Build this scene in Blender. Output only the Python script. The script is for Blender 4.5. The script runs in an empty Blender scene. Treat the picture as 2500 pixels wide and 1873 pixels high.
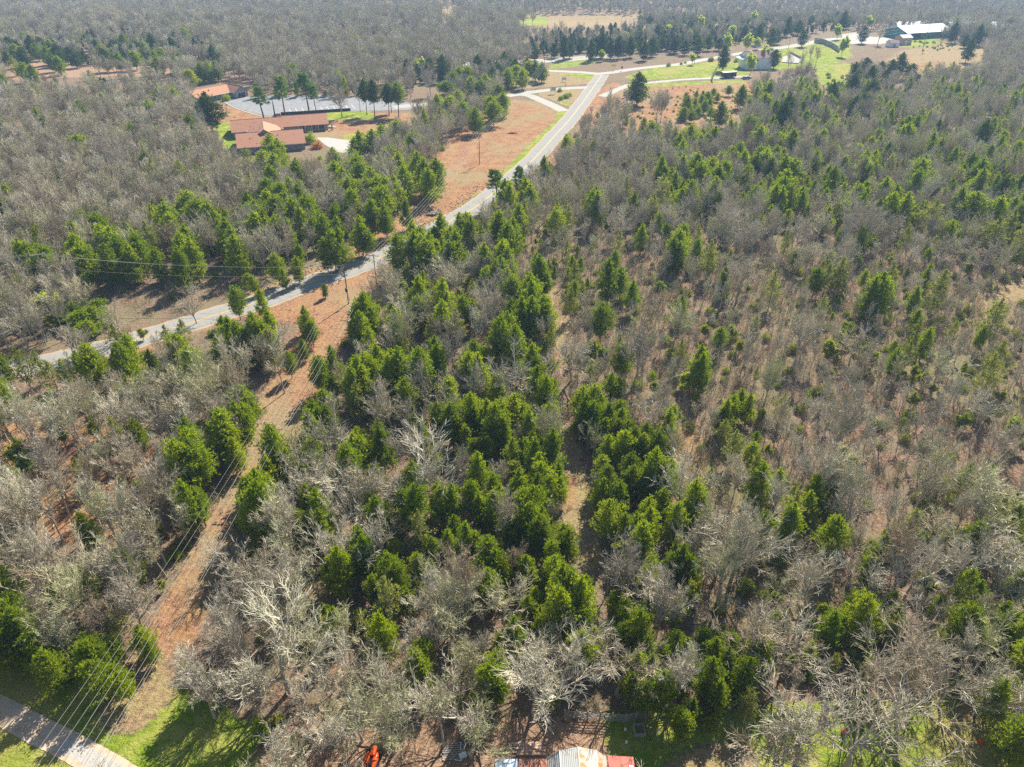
import bpy, bmesh, math, random
import numpy as np
from mathutils import Vector, Matrix, noise as mnoise

sc = bpy.context.scene
COL = sc.collection
R = math.radians
# ------------------------------------------------------------------ camera
CAMH = 80.0; PITCH = 33.0; FPX = 1733.0; W0, H0 = 2500.0, 1873.0
cd = bpy.data.cameras.new('camera'); cam = bpy.data.objects.new('camera', cd); COL.objects.link(cam)
cd.sensor_width = 36.0; cd.lens = FPX / W0 * 36.0; cd.clip_start = 1.0; cd.clip_end = 9000.0
cam.location = (0, 0, CAMH); cam.rotation_euler = (R(90 - PITCH), 0, 0)
sc.camera = cam
# ------------------------------------------------------------------ world, sun
SUN_EL = 41.0; SUN_AZ = 25.0      # azimuth from +Y towards +X : the sun stands ahead of the camera, to the right
wd = bpy.data.worlds.new("World"); sc.world = wd; wd.use_nodes = True
nt = wd.node_tree; bg = nt.nodes['Background']
sky = nt.nodes.new('ShaderNodeTexSky'); sky.sky_type = 'NISHITA'; sky.sun_disc = False
sky.sun_elevation = R(SUN_EL); sky.sun_rotation = R(SUN_AZ); sky.altitude = 300; sky.air_density = 1.2; sky.dust_density = 0.6
nt.links.new(sky.outputs[0], bg.inputs[0]); bg.inputs[1].default_value = 0.06
sl = bpy.data.lights.new('sun', 'SUN'); sl.energy = 5.0; sl.angle = R(0.5); sl.color = (1.0, 0.925, 0.79)
so = bpy.data.objects.new('sun', sl); COL.objects.link(so)
sd = Vector((math.sin(R(SUN_AZ)) * math.cos(R(SUN_EL)), math.cos(R(SUN_AZ)) * math.cos(R(SUN_EL)), math.sin(R(SUN_EL))))
so.rotation_euler = sd.to_track_quat('Z', 'Y').to_euler(); so.location = (150, 300, 300)
vs = sc.view_settings; vs.view_transform = 'Standard'; vs.look = 'None'; vs.gamma = 1.0; vs.exposure = 1.2
sc.cycles.max_bounces = 5; sc.cycles.diffuse_bounces = 2; sc.cycles.glossy_bounces = 2
sc.cycles.transmission_bounces = 2; sc.cycles.volume_bounces = 0; sc.cycles.transparent_max_bounces = 4
sc.cycles.use_adaptive_sampling = True; sc.cycles.adaptive_threshold = 0.008
sc.cycles.use_denoising = False
sc.cycles.caustics_reflective = False; sc.cycles.caustics_refractive = False

# ------------------------------------------------------------------ terrain and projection
def sstep(a, b, x):
    t = min(1.0, max(0.0, (x - a) / (b - a))); return t * t * (3 - 2 * t)
def hgt(x, y):
    """height of the land: level round the road, a shallow valley and then hills far behind"""
    z = -14.0 * sstep(720, 900, y) * (0.5 + 0.5 * sstep(-250, 350, x))
    z += (75 + 22 * math.sin(x / 310.0 + 1.0) + 12 * math.sin(x / 130.0 + 2.2)) * sstep(880, 2100, y)
    z += 2.2 * math.sin(x / 61.0) * math.sin(y / 73.0) * sstep(720, 860, y)
    z += 6 * sstep(430, 900, abs(x)) * sstep(720, 860, y)
    return z
cp, sp = math.cos(R(PITCH)), math.sin(R(PITCH))
def P(px, py, z=0.0):
    """world point where the line of sight through a photo pixel meets height z"""
    a = (px - W0 / 2) / FPX; b = (H0 / 2 - py) / FPX
    dx, dy, dz = a, cp + b * sp, -sp + b * cp
    if dz > -0.02: dz = -0.02
    t = (z - CAMH) / dz
    return Vector((dx * t, dy * t, z))
def PG(px, py, up=0.0):
    """same on the land itself, `up` metres above it"""
    z = 0.0
    for _ in range(14):
        p = P(px, py, z + up); z = 0.5 * z + 0.5 * hgt(p.x, p.y)
    p = P(px, py, z + up); return Vector((p.x, p.y, hgt(p.x, p.y)))
def proj(x, y, z):
    zz = z - CAMH; d = y * cp - zz * sp; u = y * sp + zz * cp
    if d < 1: return (-9e3, -9e3, d)
    return (W0 / 2 + FPX * x / d, H0 / 2 - FPX * u / d, d)
def inpoly(x, y, poly):
    c = False; n = len(poly); j = n - 1
    for i in range(n):
        xi, yi = poly[i]; xj, yj = poly[j]
        if (yi > y) != (yj > y) and x < (xj - xi) * (y - yi) / (yj - yi) + xi: c = not c
        j = i
    return c

# ------------------------------------------------------------------ materials
def newmat(name):
    m = bpy.data.materials.new(name); m.use_nodes = True
    n = m.node_tree.nodes; b = n['Principled BSDF']; b.inputs['Specular IOR Level'].default_value = 0.25
    return m, n, m.node_tree.links, b
def ramp(n, pts):
    r = n.new('ShaderNodeValToRGB'); e = r.color_ramp.elements
    while len(e) < len(pts): e.new(0.5)
    for k, (p, c) in enumerate(pts): e[k].position = p; e[k].color = (c[0], c[1], c[2], 1)
    return r
def noisy(name, c1, c2, scale=2.0, rough=0.85, bump=0.0, c3=None, coord='Object', stretch=None, metal=0.0, bscale=None):
    m, n, l, b = newmat(name)
    tc = n.new('ShaderNodeTexCoord'); no = n.new('ShaderNodeTexNoise'); no.inputs['Scale'].default_value = scale
    no.inputs['Detail'].default_value = 6; no.inputs['Roughness'].default_value = 0.65
    src = tc.outputs[coord]
    if stretch:
        mp = n.new('ShaderNodeMapping'); mp.inputs['Scale'].default_value = stretch; l.new(src, mp.inputs[0]); src = mp.outputs[0]
    l.new(src, no.inputs['Vector'])
    pts = [(0.32, c1), (0.68, c2)] if c3 is None else [(0.3, c1), (0.5, c2), (0.7, c3)]
    r = ramp(n, pts); l.new(no.outputs['Fac'], r.inputs[0]); l.new(r.outputs[0], b.inputs['Base Color'])
    b.inputs['Roughness'].default_value = rough; b.inputs['Metallic'].default_value = metal
    if bump:
        bp = n.new('ShaderNodeBump'); bp.inputs['Strength'].default_value = bump; bp.inputs['Distance'].default_value = 0.1
        l.new(no.outputs['Fac'], bp.inputs['Height']); l.new(bp.outputs[0], b.inputs['Normal'])
    return m
def plant(name, cols, trans=0.0, jit=0.35, rough=0.8):
    """colour differs from plant to plant (object random) and a little within one plant"""
    m, n, l, b = newmat(name)
    oi = n.new('ShaderNodeObjectInfo'); k = len(cols)
    r = ramp(n, [(i / (k - 1), c) for i, c in enumerate(cols)]); l.new(oi.outputs['Random'], r.inputs[0])
    ge = n.new('ShaderNodeNewGeometry'); mr = n.new('ShaderNodeMapRange')
    mr.inputs['To Min'].default_value = 1 - jit; mr.inputs['To Max'].default_value = 1 + jit
    l.new(ge.outputs['Random Per Island'], mr.inputs['Value'])
    mx = n.new('ShaderNodeVectorMath'); mx.operation = 'SCALE'; l.new(r.outputs[0], mx.inputs[0]); l.new(mr.outputs[0], mx.inputs['Scale'])
    l.new(mx.outputs[0], b.inputs['Base Color']); b.inputs['Roughness'].default_value = rough
    if trans:
        t = n.new('ShaderNodeBsdfTranslucent'); l.new(mx.outputs[0], t.inputs['Color'])
        ms = n.new('ShaderNodeMixShader'); ms.inputs[0].default_value = trans
        l.new(b.outputs[0], ms.inputs[1]); l.new(t.outputs[0], ms.inputs[2]); l.new(ms.outputs[0], n['Material Output'].inputs['Surface'])
    return m
M = {}
M['bark_pale'] = plant('bark_pale', [(.26, .22, .17), (.46, .41, .34), (.36, .32, .27), (.56, .51, .43)], jit=.3)
M['bark_white'] = plant('bark_white', [(.38, .34, .28), (.47, .43, .36)], jit=.25)
M['twig'] = plant('twig', [(.36, .28, .19), (.54, .49, .37), (.41, .37, .28), (.60, .55, .43), (.44, .43, .23), (.49, .43, .31), (.34, .30, .24), (.56, .51, .39)], jit=.35)
M['twig_white'] = plant('twig_white', [(.46, .41, .32), (.56, .51, .42)], jit=.3)
M['brush'] = plant('brush', [(.30, .21, .15), (.47, .41, .30), (.38, .33, .26), (.44, .32, .23), (.38, .40, .16), (.52, .47, .38)], jit=.4)
M['bark_dark'] = plant('bark_dark', [(.11, .085, .065), (.17, .135, .105)], jit=.2)
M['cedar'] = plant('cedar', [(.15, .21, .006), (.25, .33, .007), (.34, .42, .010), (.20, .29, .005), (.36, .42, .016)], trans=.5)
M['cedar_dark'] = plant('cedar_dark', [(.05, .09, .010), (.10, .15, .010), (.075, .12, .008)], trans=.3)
M['cedar_olive'] = plant('cedar_olive', [(.22, .25, .03), (.29, .32, .05), (.33, .35, .08)], trans=.4)
M['leaf_yellow'] = plant('leaf_yellow', [(.32, .38, .02), (.38, .40, .04), (.26, .36, .02)], trans=.5)
M['leaf_lime'] = plant('leaf_lime', [(.52, .64, .02), (.60, .68, .04)], trans=.6)
M['pine'] = plant('pine', [(.10, .20, .012), (.16, .28, .02)], trans=.4)
M['leaf_orange'] = plant('leaf_orange', [(.5, .22, .03), (.55, .28, .04)], trans=.3)
M['asphalt'] = noisy('asphalt', (.19, .188, .182), (.27, .266, .255), .45, .95, c3=(.225, .222, .215))
M['asphalt_lot'] = noisy('asphalt_lot', (.17, .175, .185), (.27, .275, .285), .35, .9)
M['concrete'] = noisy('concrete', (.28, .27, .24), (.40, .385, .35), 1.0, .9)
M['gravel'] = noisy('gravel', (.24, .23, .21), (.42, .40, .37), 3.0, .95, c3=(.32, .31, .29))
M['paint_yellow'] = noisy('paint_yellow', (.50, .30, .04), (.62, .42, .08), 3.0, .6)
M['paint_white'] = noisy('paint_white', (.5, .5, .48), (.75, .75, .72), 2.0, .6)
M['wood_pole'] = noisy('wood_pole', (.13, .10, .075), (.24, .20, .16), 3.0, .9)
M['wood_grey'] = noisy('wood_grey', (.22, .20, .17), (.38, .35, .31), 3.0, .9)
M['metal_grey'] = noisy('metal_grey', (.30, .31, .32), (.44, .45, .46), 4.0, .5)
M['wire'] = noisy('wire', (.34, .33, .31), (.46, .45, .43), 4.0, .45, metal=.3)
M['roof_red'] = noisy('roof_red', (.21, .095, .055), (.33, .165, .105), .9, .9, .25, c3=(.27, .13, .08))
M['roof_tan'] = noisy('roof_tan', (.36, .17, .10), (.48, .26, .165), .9, .9, .2)
M['roof_brown'] = noisy('roof_brown', (.22, .13, .11), (.32, .20, .17), 1.0, .9)
M['wall_blue'] = noisy('wall_blue', (.26, .29, .32), (.33, .36, .39), 2.0, .8)
M['wall_grey'] = noisy('wall_grey', (.22, .22, .215), (.31, .30, .29), 2.0, .85)
M['wall_white'] = noisy('wall_white', (.74, .77, .78), (.82, .84, .84), 2.0, .7, stretch=(.2, .2, 6))
M['stone'] = noisy('stone', (.17, .13, .095), (.42, .36, .28), 3.0, .95, .5, c3=(.28, .22, .16))
M['glass'] = noisy('glass', (.02, .025, .035), (.05, .06, .08), .5, .12)
M['trim_white'] = noisy('trim_white', (.68, .68, .66), (.78, .78, .76), 2.0, .6)
M['garage_door'] = noisy('garage_door', (.10, .03, .04), (.15, .05, .06), 2.0, .7)
M['black'] = noisy('black', (.015, .016, .02), (.035, .037, .045), 2.0, .5)
M['dark_wall'] = noisy('dark_wall', (.03, .026, .024), (.07, .06, .055), 2.0, .9)
M['teal'] = noisy('teal', (.05, .20, .17), (.08, .27, .23), 2.0, .7)
M['metal_roof'] = noisy('metal_roof', (.50, .56, .60), (.66, .70, .72), .6, .4, stretch=(4, .2, 1))
M['blue_paint'] = noisy('blue_paint', (.02, .05, .20), (.03, .08, .28), 2.0, .3)
M['orange_paint'] = noisy('orange_paint', (.62, .07, .015), (.75, .12, .02), 3.0, .35)
M['red_paint'] = noisy('red_paint', (.38, .06, .04), (.50, .10, .07), 1.0, .5, stretch=(1, .1, 1))
M['rock'] = noisy('rock', (.12, .095, .075), (.34, .28, .22), 1.6, .95, .6)
M['rubber'] = noisy('rubber', (.02, .02, .02), (.04, .04, .04), 5, .8)
M['sign_yellow'] = noisy('sign_yellow', (.75, .48, .02), (.85, .55, .03), 3.0, .4)
M['sign_red'] = noisy('sign_red', (.55, .02, .02), (.65, .04, .03), 3.0, .4)
M['lumber'] = noisy('lumber', (.40, .25, .17), (.60, .42, .30), 4.0, .85, stretch=(.3, 3, 3))
M['dirt_road'] = noisy('dirt_road', (.34, .24, .16), (.50, .39, .29), .8, .95, c3=(.42, .37, .32))
M['sycamore'] = M['bark_white']
# rusty sheet: white-grey paint with rust patches and sheet seams
def rust(name, base, rustc, amt):
    m, n, l, b = newmat(name)
    tc = n.new('ShaderNodeTexCoord'); no = n.new('ShaderNodeTexNoise'); no.inputs['Scale'].default_value = 1.1; no.inputs['Detail'].default_value = 8
    no.inputs['Roughness'].default_value = .7
    l.new(tc.outputs['Object'], no.inputs['Vector'])
    r = ramp(n, [(amt - .05, base), (amt + .06, rustc)]); l.new(no.outputs['Fac'], r.inputs[0])
    wv = n.new('ShaderNodeTexWave'); wv.inputs['Scale'].default_value = 1.6; wv.bands_direction = 'X'; l.new(tc.outputs['Object'], wv.inputs['Vector'])
    bp = n.new('ShaderNodeBump'); bp.inputs['Strength'].default_value = .5; bp.inputs['Distance'].default_value = .05
    l.new(wv.outputs['Fac'], bp.inputs['Height']); l.new(bp.outputs[0], b.inputs['Normal'])
    l.new(r.outputs[0], b.inputs['Base Color']); b.inputs['Roughness'].default_value = .55
    return m
M['rust_white'] = rust('rust_white', (.40, .40, .36), (.42, .21, .08), .50)
M['rust_grey'] = rust('rust_grey', (.40, .41, .40), (.34, .22, .14), .60)
M['rust_red'] = rust('rust_red', (.36, .30, .28), (.28, .11, .07), .46)
M['rust_blue'] = rust('rust_blue', (.40, .48, .60), (.42, .34, .30), .62)

# ------------------------------------------------------------------ object helpers
def link(o, parent=None):
    COL.objects.link(o)
    if parent is not None: o.parent = parent
    return o
def tag(o, label=None, cat=None, group=None, kind=None):
    if label: o['label'] = label
    if cat: o['category'] = cat
    if group: o['group'] = group
    if kind: o['kind'] = kind
    return o
def empty(name, loc, rz=0.0):
    o = bpy.data.objects.new(name, None); o.location = loc; o.rotation_euler = (0, 0, rz); o.empty_display_size = .5
    return link(o)
class MB:
    def __init__(s): s.v = []; s.f = []
    def quad(s, a, b, c, d):
        k = len(s.v); s.v += [tuple(a), tuple(b), tuple(c), tuple(d)]; s.f.append((k, k + 1, k + 2, k + 3))
    def tri(s, a, b, c):
        k = len(s.v); s.v += [tuple(a), tuple(b), tuple(c)]; s.f.append((k, k + 1, k + 2))
    def box(s, x0, x1, y0, y1, z0, z1):
        k = len(s.v)
        s.v += [(x0, y0, z0), (x1, y0, z0), (x1, y1, z0), (x0, y1, z0), (x0, y0, z1), (x1, y0, z1), (x1, y1, z1), (x0, y1, z1)]
        for f in ((0, 3, 2, 1), (4, 5, 6, 7), (0, 1, 5, 4), (1, 2, 6, 5), (2, 3, 7, 6), (3, 0, 4, 7)): s.f.append(tuple(k + i for i in f))
        return s
    def prism(s, poly, z0, z1):
        k = len(s.v); n = len(poly)
        s.v += [(p[0], p[1], z0) for p in poly] + [(p[0], p[1], z1) for p in poly]
        s.f.append(tuple(k + i for i in range(n))[::-1]); s.f.append(tuple(k + n + i for i in range(n)))
        for i in range(n):
            j = (i + 1) % n; s.f.append((k + i, k + j, k + n + j, k + n + i))
        return s
    def slab(s, pts, th):
        """any planar polygon in space given thickness th downwards"""
        k = len(s.v); n = len(pts)
        s.v += [tuple(p) for p in pts] + [(p[0], p[1], p[2] - th) for p in pts]
        s.f.append(tuple(k + i for i in range(n))); s.f.append(tuple(k + n + i for i in range(n))[::-1])
        for i in range(n):
            j = (i + 1) % n; s.f.append((k + i, k + n + i, k + n + j, k + j))
        return s
    def tube(s, pts, rad, n=4, cap=True):
        k0 = len(s.v); m = len(pts)
        for i, p in enumerate(pts):
            p = Vector(p); d = (Vector(pts[min(i + 1, m - 1)]) - Vector(pts[max(i - 1, 0)]))
            if d.length < 1e-6: d = Vector((0, 0, 1))
            d.normalize(); a = d.orthogonal().normalized(); b = d.cross(a)
            r = rad[i] if isinstance(rad, (list, tuple)) else rad
            for q in range(n):
                t = 2 * math.pi * q / n; s.v.append(tuple(p + a * (r * math.cos(t)) + b * (r * math.sin(t))))
        for i in range(m - 1):
            for q in range(n):
                q2 = (q + 1) % n; s.f.append((k0 + i * n + q, k0 + i * n + q2, k0 + (i + 1) * n + q2, k0 + (i + 1) * n + q))
        if cap: s.f.append(tuple(k0 + (m - 1) * n + q for q in range(n))); s.f.append(tuple(k0 + q for q in range(n))[::-1])
        return s
    def mesh(s, name, mat):
        me = bpy.data.meshes.new(name); me.from_pydata(s.v, [], s.f); me.materials.append(mat); me.update(); return me
    def build(s, name, mat, parent=None):
        return link(bpy.data.objects.new(name, s.mesh(name, mat)), parent)

# ------------------------------------------------------------------ where nothing tall grows (photo-pixel outlines of open ground)
CL = {}
CL['strip'] = [(600, 690), (760, 665), (850, 630), (965, 600), (962, 650), (950, 660), (900, 740), (868, 800), (800, 880), (762, 960), (742, 1040),
               (700, 1085), (625, 1160), (585, 1230), (545, 1320), (505, 1440), (475, 1560), (430, 1660), (420, 1740), (640, 1790), (560, 1950),
               (-60, 1950), (-60, 1570), (60, 1600), (170, 1700), (330, 1660), (372, 1560), (430, 1430), (480, 1340), (545, 1200), (600, 1090),
               (625, 1000), (680, 870), (712, 800), (640, 740), (570, 730)]
CL['strip_top'] = [(965, 545), (1000, 470), (1060, 400), (1130, 330), (1210, 290), (1225, 240), (1150, 215), (1020, 205), (1000, 250), (860, 275), (810, 300),
                   (900, 325), (960, 300), (1000, 310), (1030, 260), (1100, 230), (1230, 225), (1240, 190), (1200, 200), (1290, 170), (1290, 140), (1460, 130), (1700, 135),
                   (1840, 110), (1850, 150), (1760, 215), (1560, 215), (1500, 230), (1440, 250), (1400, 330), (1330, 400), (1230, 480), (1120, 560), (1000, 620), (850, 700), (700, 745), (560, 760),
                   (690, 680), (850, 610)]
CL['road_low'] = [(-60, 900), (20, 870), (220, 825), (440, 765), (700, 690), (720, 730), (560, 785), (430, 840), (240, 905), (90, 925), (-60, 950)]
CL['shade_bank'] = [(170, 690), (420, 650), (560, 640), (640, 690), (480, 770), (300, 800), (260, 770)]
CL['lane'] = [(1352, 770), (1390, 770), (1390, 860), (1365, 930), (1380, 1010), (1415, 1070), (1440, 1160), (1470, 1290), (1490, 1380), (1425, 1400), (1405, 1330), (1365, 1290), (1355, 1240), (1385, 1130), (1368, 1000), (1348, 900)]
CL['lane_top'] = [(1325, 700), (1365, 700), (1360, 760), (1330, 760)]
CL['church'] = [(480, 230), (620, 240), (1000, 235), (1030, 262), (1000, 300), (900, 330), (930, 340), (880, 385), (760, 380), (740, 390), (590, 390), (540, 350), (520, 310), (500, 280)]
CL['annex'] = [(450, 215), (580, 195), (640, 230), (620, 262), (520, 255), (480, 240)]
CL['field_r'] = [(1560, 205), (1830, 195), (1840, 235), (1800, 275), (1740, 300), (1560, 300), (1540, 260)]
CL['field_rr'] = [(2130, 175), (2200, 120), (2300, 105), (2400, 110), (2400, 165), (2290, 165), (2220, 172)]
CL['yard_r'] = [(1600, 130), (1840, 105), (2060, 75), (2280, 80), (2310, 105), (2180, 130), (2070, 200), (2000, 205), (1990, 170), (1850, 190), (1600, 220)]
CL['open_rr'] = [(2400, 725), (2430, 700), (2500, 690), (2560, 700), (2560, 740), (2410, 745)]
CL['farfield1'] = [(1265, 50), (1330, 38), (1480, 36), (1560, 42), (1560, 60), (1440, 62), (1270, 62)]
CL['farfield2'] = [(1070, 26), (1110, 16), (1116, 30), (1080, 36)]
CL['lawn_b'] = [(1290, 1745), (1350, 1740), (1490, 1735), (1560, 1760), (1620, 1790), (1700, 1800), (1780, 1780), (1850, 1775), (1990, 1730), (2180, 1715), (2340, 1720), (2420, 1730), (2400, 1870), (2480, 1950), (700, 1950), (760, 1850), (1140, 1850), (1200, 1800)]
CL['edge_left'] = [(20, 150), (90, 140), (260, 165), (430, 165), (430, 180), (250, 190), (30, 195), (0, 190)]
CL['entrance'] = [(1200, 230), (1330, 200), (1460, 170), (1520, 150), (1560, 210), (1440, 260), (1380, 290)]
CLW = {}
for k, p in CL.items():
    xs = [q[0] for q in p]; ys = [q[1] for q in p]; CLW[k] = (min(xs), max(xs), min(ys), max(ys), p)
def clear(px, py):
    for b in CLW.values():
        if b[0] <= px <= b[1] and b[2] <= py <= b[3] and inpoly(px, py, b[4]): return True
    return False

# ground colour areas: (polygon in photo pixels, channel)  g grass  o orange earth  t tan dry  d bare dirt
ZP = [
 ('o', [(690, 690), (860, 640), (965, 625), (950, 680), (900, 750), (868, 810), (800, 900), (762, 980), (742, 1050), (700, 1095), (640, 1180), (585, 1260), (545, 1350), (505, 1450), (475, 1560), (400, 1660), (330, 1640), (372, 1540), (430, 1430), (480, 1330), (545, 1200), (600, 1090), (640, 980), (700, 860), (730, 790), (600, 770), (620, 720)]),
 ('o', [(860, 600), (1000, 450), (1110, 320), (1220, 240), (1330, 250), (1370, 285), (1230, 470), (1110, 540), (1000, 590), (870, 640)]),
 ('o', [(300, 850), (560, 740), (760, 650), (900, 600), (990, 560), (980, 600), (800, 700), (600, 770), (300, 880)]),
 ('o', [(1420, 320), (1440, 300), (1400, 400), (1260, 480), (1240, 470)]),
 ('g', [(1125, 500), (1145, 486), (1190, 462), (1212, 432), (1250, 395), (1310, 335), (1365, 285), (1340, 255), (1378, 270), (1398, 285), (1290, 405), (1235, 448), (1190, 480), (1150, 505), (1130, 515)]),
 ('t', [(1335, 172), (1465, 180), (1440, 205), (1300, 215), (1230, 210), (1240, 190)]),
 ('g', [(1340, 170), (1440, 158), (1470, 145), (1350, 148)]),
 ('g', [(1440, 200), (1465, 180), (1420, 176), (1340, 178), (1420, 190)]),
 ('t', [(1310, 222), (1400, 216), (1440, 222), (1390, 262), (1320, 235)]),
 ('g', [(1390, 262), (1432, 225), (1400, 255), (1340, 240)]),
 ('g', [(1520, 190), (1600, 160), (1700, 155), (1815, 140), (1830, 180), (1800, 190), (1680, 190), (1560, 196)]),
 ('g', [(1560, 205), (1680, 200), (1800, 195), (1840, 200), (1680, 210), (1560, 215)]),
 ('o', [(1530, 215), (1680, 208), (1850, 200), (1860, 250), (1780, 300), (1540, 330), (1480, 300), (1520, 240)]),
 ('g', [(1890, 120), (2000, 95), (2070, 105), (2080, 140), (2000, 165), (1900, 170), (1850, 185), (1900, 150)]),
 ('g', [(1990, 170), (2080, 150), (2075, 210), (2010, 215)]),
 ('g', [(2220, 95), (2290, 85), (2300, 110), (2200, 120)]),
 ('t', [(2130, 180), (2200, 125), (2300, 105), (2440, 120), (2460, 200), (2300, 200), (2150, 190)]),
 ('o', [(2210, 165), (2300, 145), (2300, 180), (2230, 185)]),
 ('t', [(2370, 740), (2420, 660), (2540, 640), (2560, 760), (2460, 800), (2360, 790)]),
 ('t', [(1345, 700), (1365, 700), (1395, 770), (1388, 870), (1368, 940), (1390, 1010), (1420, 1080), (1440, 1200), (1480, 1380), (1440, 1400), (1390, 1330), (1355, 1250), (1375, 1130), (1355, 900), (1345, 790)]),
 ('o', [(1370, 1140), (1410, 1170), (1405, 1240), (1350, 1300), (1355, 1230)]),
 ('o', [(1650, 1040), (1740, 1040), (1720, 1140), (1640, 1240), (1620, 1180)]),
 ('t', [(1200, 40), (1330, 34), (1560, 36), (1570, 64), (1440, 66), (1270, 66)]),
 ('g', [(1265, 50), (1340, 40), (1335, 60), (1270, 62)]),
 ('t', [(1060, 26), (1110, 14), (1118, 30), (1080, 38)]),
 ('o', [(500, 245), (620, 275), (640, 285), (1000, 275), (1010, 300), (960, 330), (860, 360), (790, 345), (640, 360), (500, 350), (510, 290)]),
 ('g', [(520, 300), (560, 300), (570, 330), (590, 370), (560, 380), (525, 335)]),
 ('g', [(830, 330), (900, 325), (915, 345), (860, 360)]),
 ('g', [(760, 275), (900, 270), (920, 290), (800, 295)]),
 ('g', [(-100, 1560), (110, 1580), (180, 1660), (330, 1660), (400, 1640), (470, 1690), (640, 1770), (620, 1960), (-300, 1960)]),
 ('t', [(320, 1580), (400, 1600), (440, 1700), (330, 1800), (210, 1770), (290, 1680)]),
 ('g', [(1470, 1720), (1560, 1740), (2420, 1700), (2480, 1760), (2600, 1960), (1560, 1960), (1500, 1850)]),
 ('t', [(1620, 1850), (1720, 1820), (1860, 1810), (1850, 1960), (1600, 1960)]),
 ('t', [(2340, 1720), (2420, 1710), (2400, 1790), (2330, 1760)]),
 ('d', [(640, 1780), (900, 1780), (1100, 1780), (1330, 1745), (1480, 1750), (1490, 1850), (1540, 1960), (600, 1960)]),
 ('d', [(20, 150), (260, 160), (440, 165), (440, 180), (30, 195)]),
 ('o', [(1440, 230), (1500, 200), (1530, 215), (1470, 320), (1400, 420), (1380, 400)]),
 ('o', [(0, 1030), (200, 1040), (420, 1070), (430, 1200), (260, 1330), (0, 1300)]),
]
ZP = [(c, p, (min(q[0] for q in p), max(q[0] for q in p), min(q[1] for q in p), max(q[1] for q in p))) for c, p in ZP]
def zone_of(px, py):
    r = {'g': 0, 'o': 0, 't': 0, 'd': 0}
    for c, p, b in ZP:
        if b[0] <= px <= b[1] and b[2] <= py <= b[3] and inpoly(px, py, p):
            for k in r: r[k] *= 0
            r[c] = 1.0
    return r

# ------------------------------------------------------------------ ground: one sheet
def ticks(a, b, f):
    o = [a]
    while o[-1] < b: o.append(o[-1] + f(o[-1]))
    return o
ys = ticks(20, 4200, lambda y: 1.0 if y < 130 else (1.6 if y < 240 else (2.4 if y < 450 else min(80, 2.4 + (y - 450) * .035))))
xr = ticks(0, 2600, lambda x: 1.3 if x < 110 else (2.2 if x < 230 else min(80, 2.2 + (x - 230) * .045)))
xs = [-x for x in xr[:0:-1]] + xr
nx, ny = len(xs), len(ys)
gv = []; zc = np.zeros((ny, nx, 4), dtype=np.float32)
for j, y in enumerate(ys):
    for i, x in enumerate(xs):
        z = hgt(x, y); gv.append((x, y, z))
        if y < 1500:
            a, b, d = proj(x, y, z)
            if -300 < a < 2800 and b < 2000:
                r = zone_of(a, b); zc[j, i] = (r['g'], r['o'], r['t'], r['d'])
for _ in range(2):   # soften borders
    zz = zc.copy(); zz[1:-1, 1:-1] = (zc[1:-1, 1:-1] * 2 + zc[:-2, 1:-1] + zc[2:, 1:-1] + zc[1:-1, :-2] + zc[1:-1, 2:]) / 6; zc = zz
gf = [(j * nx + i, j * nx + i + 1, (j + 1) * nx + i + 1, (j + 1) * nx + i) for j in range(ny - 1) for i in range(nx - 1)]
gm = bpy.data.meshes.new('ground'); gm.from_pydata(gv, [], gf)
at = gm.color_attributes.new('area', 'FLOAT_COLOR', 'POINT'); at.data.foreach_set('color', zc.reshape(-1))
gm.polygons.foreach_set('use_smooth', [True] * len(gf)); gm.update()
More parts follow.
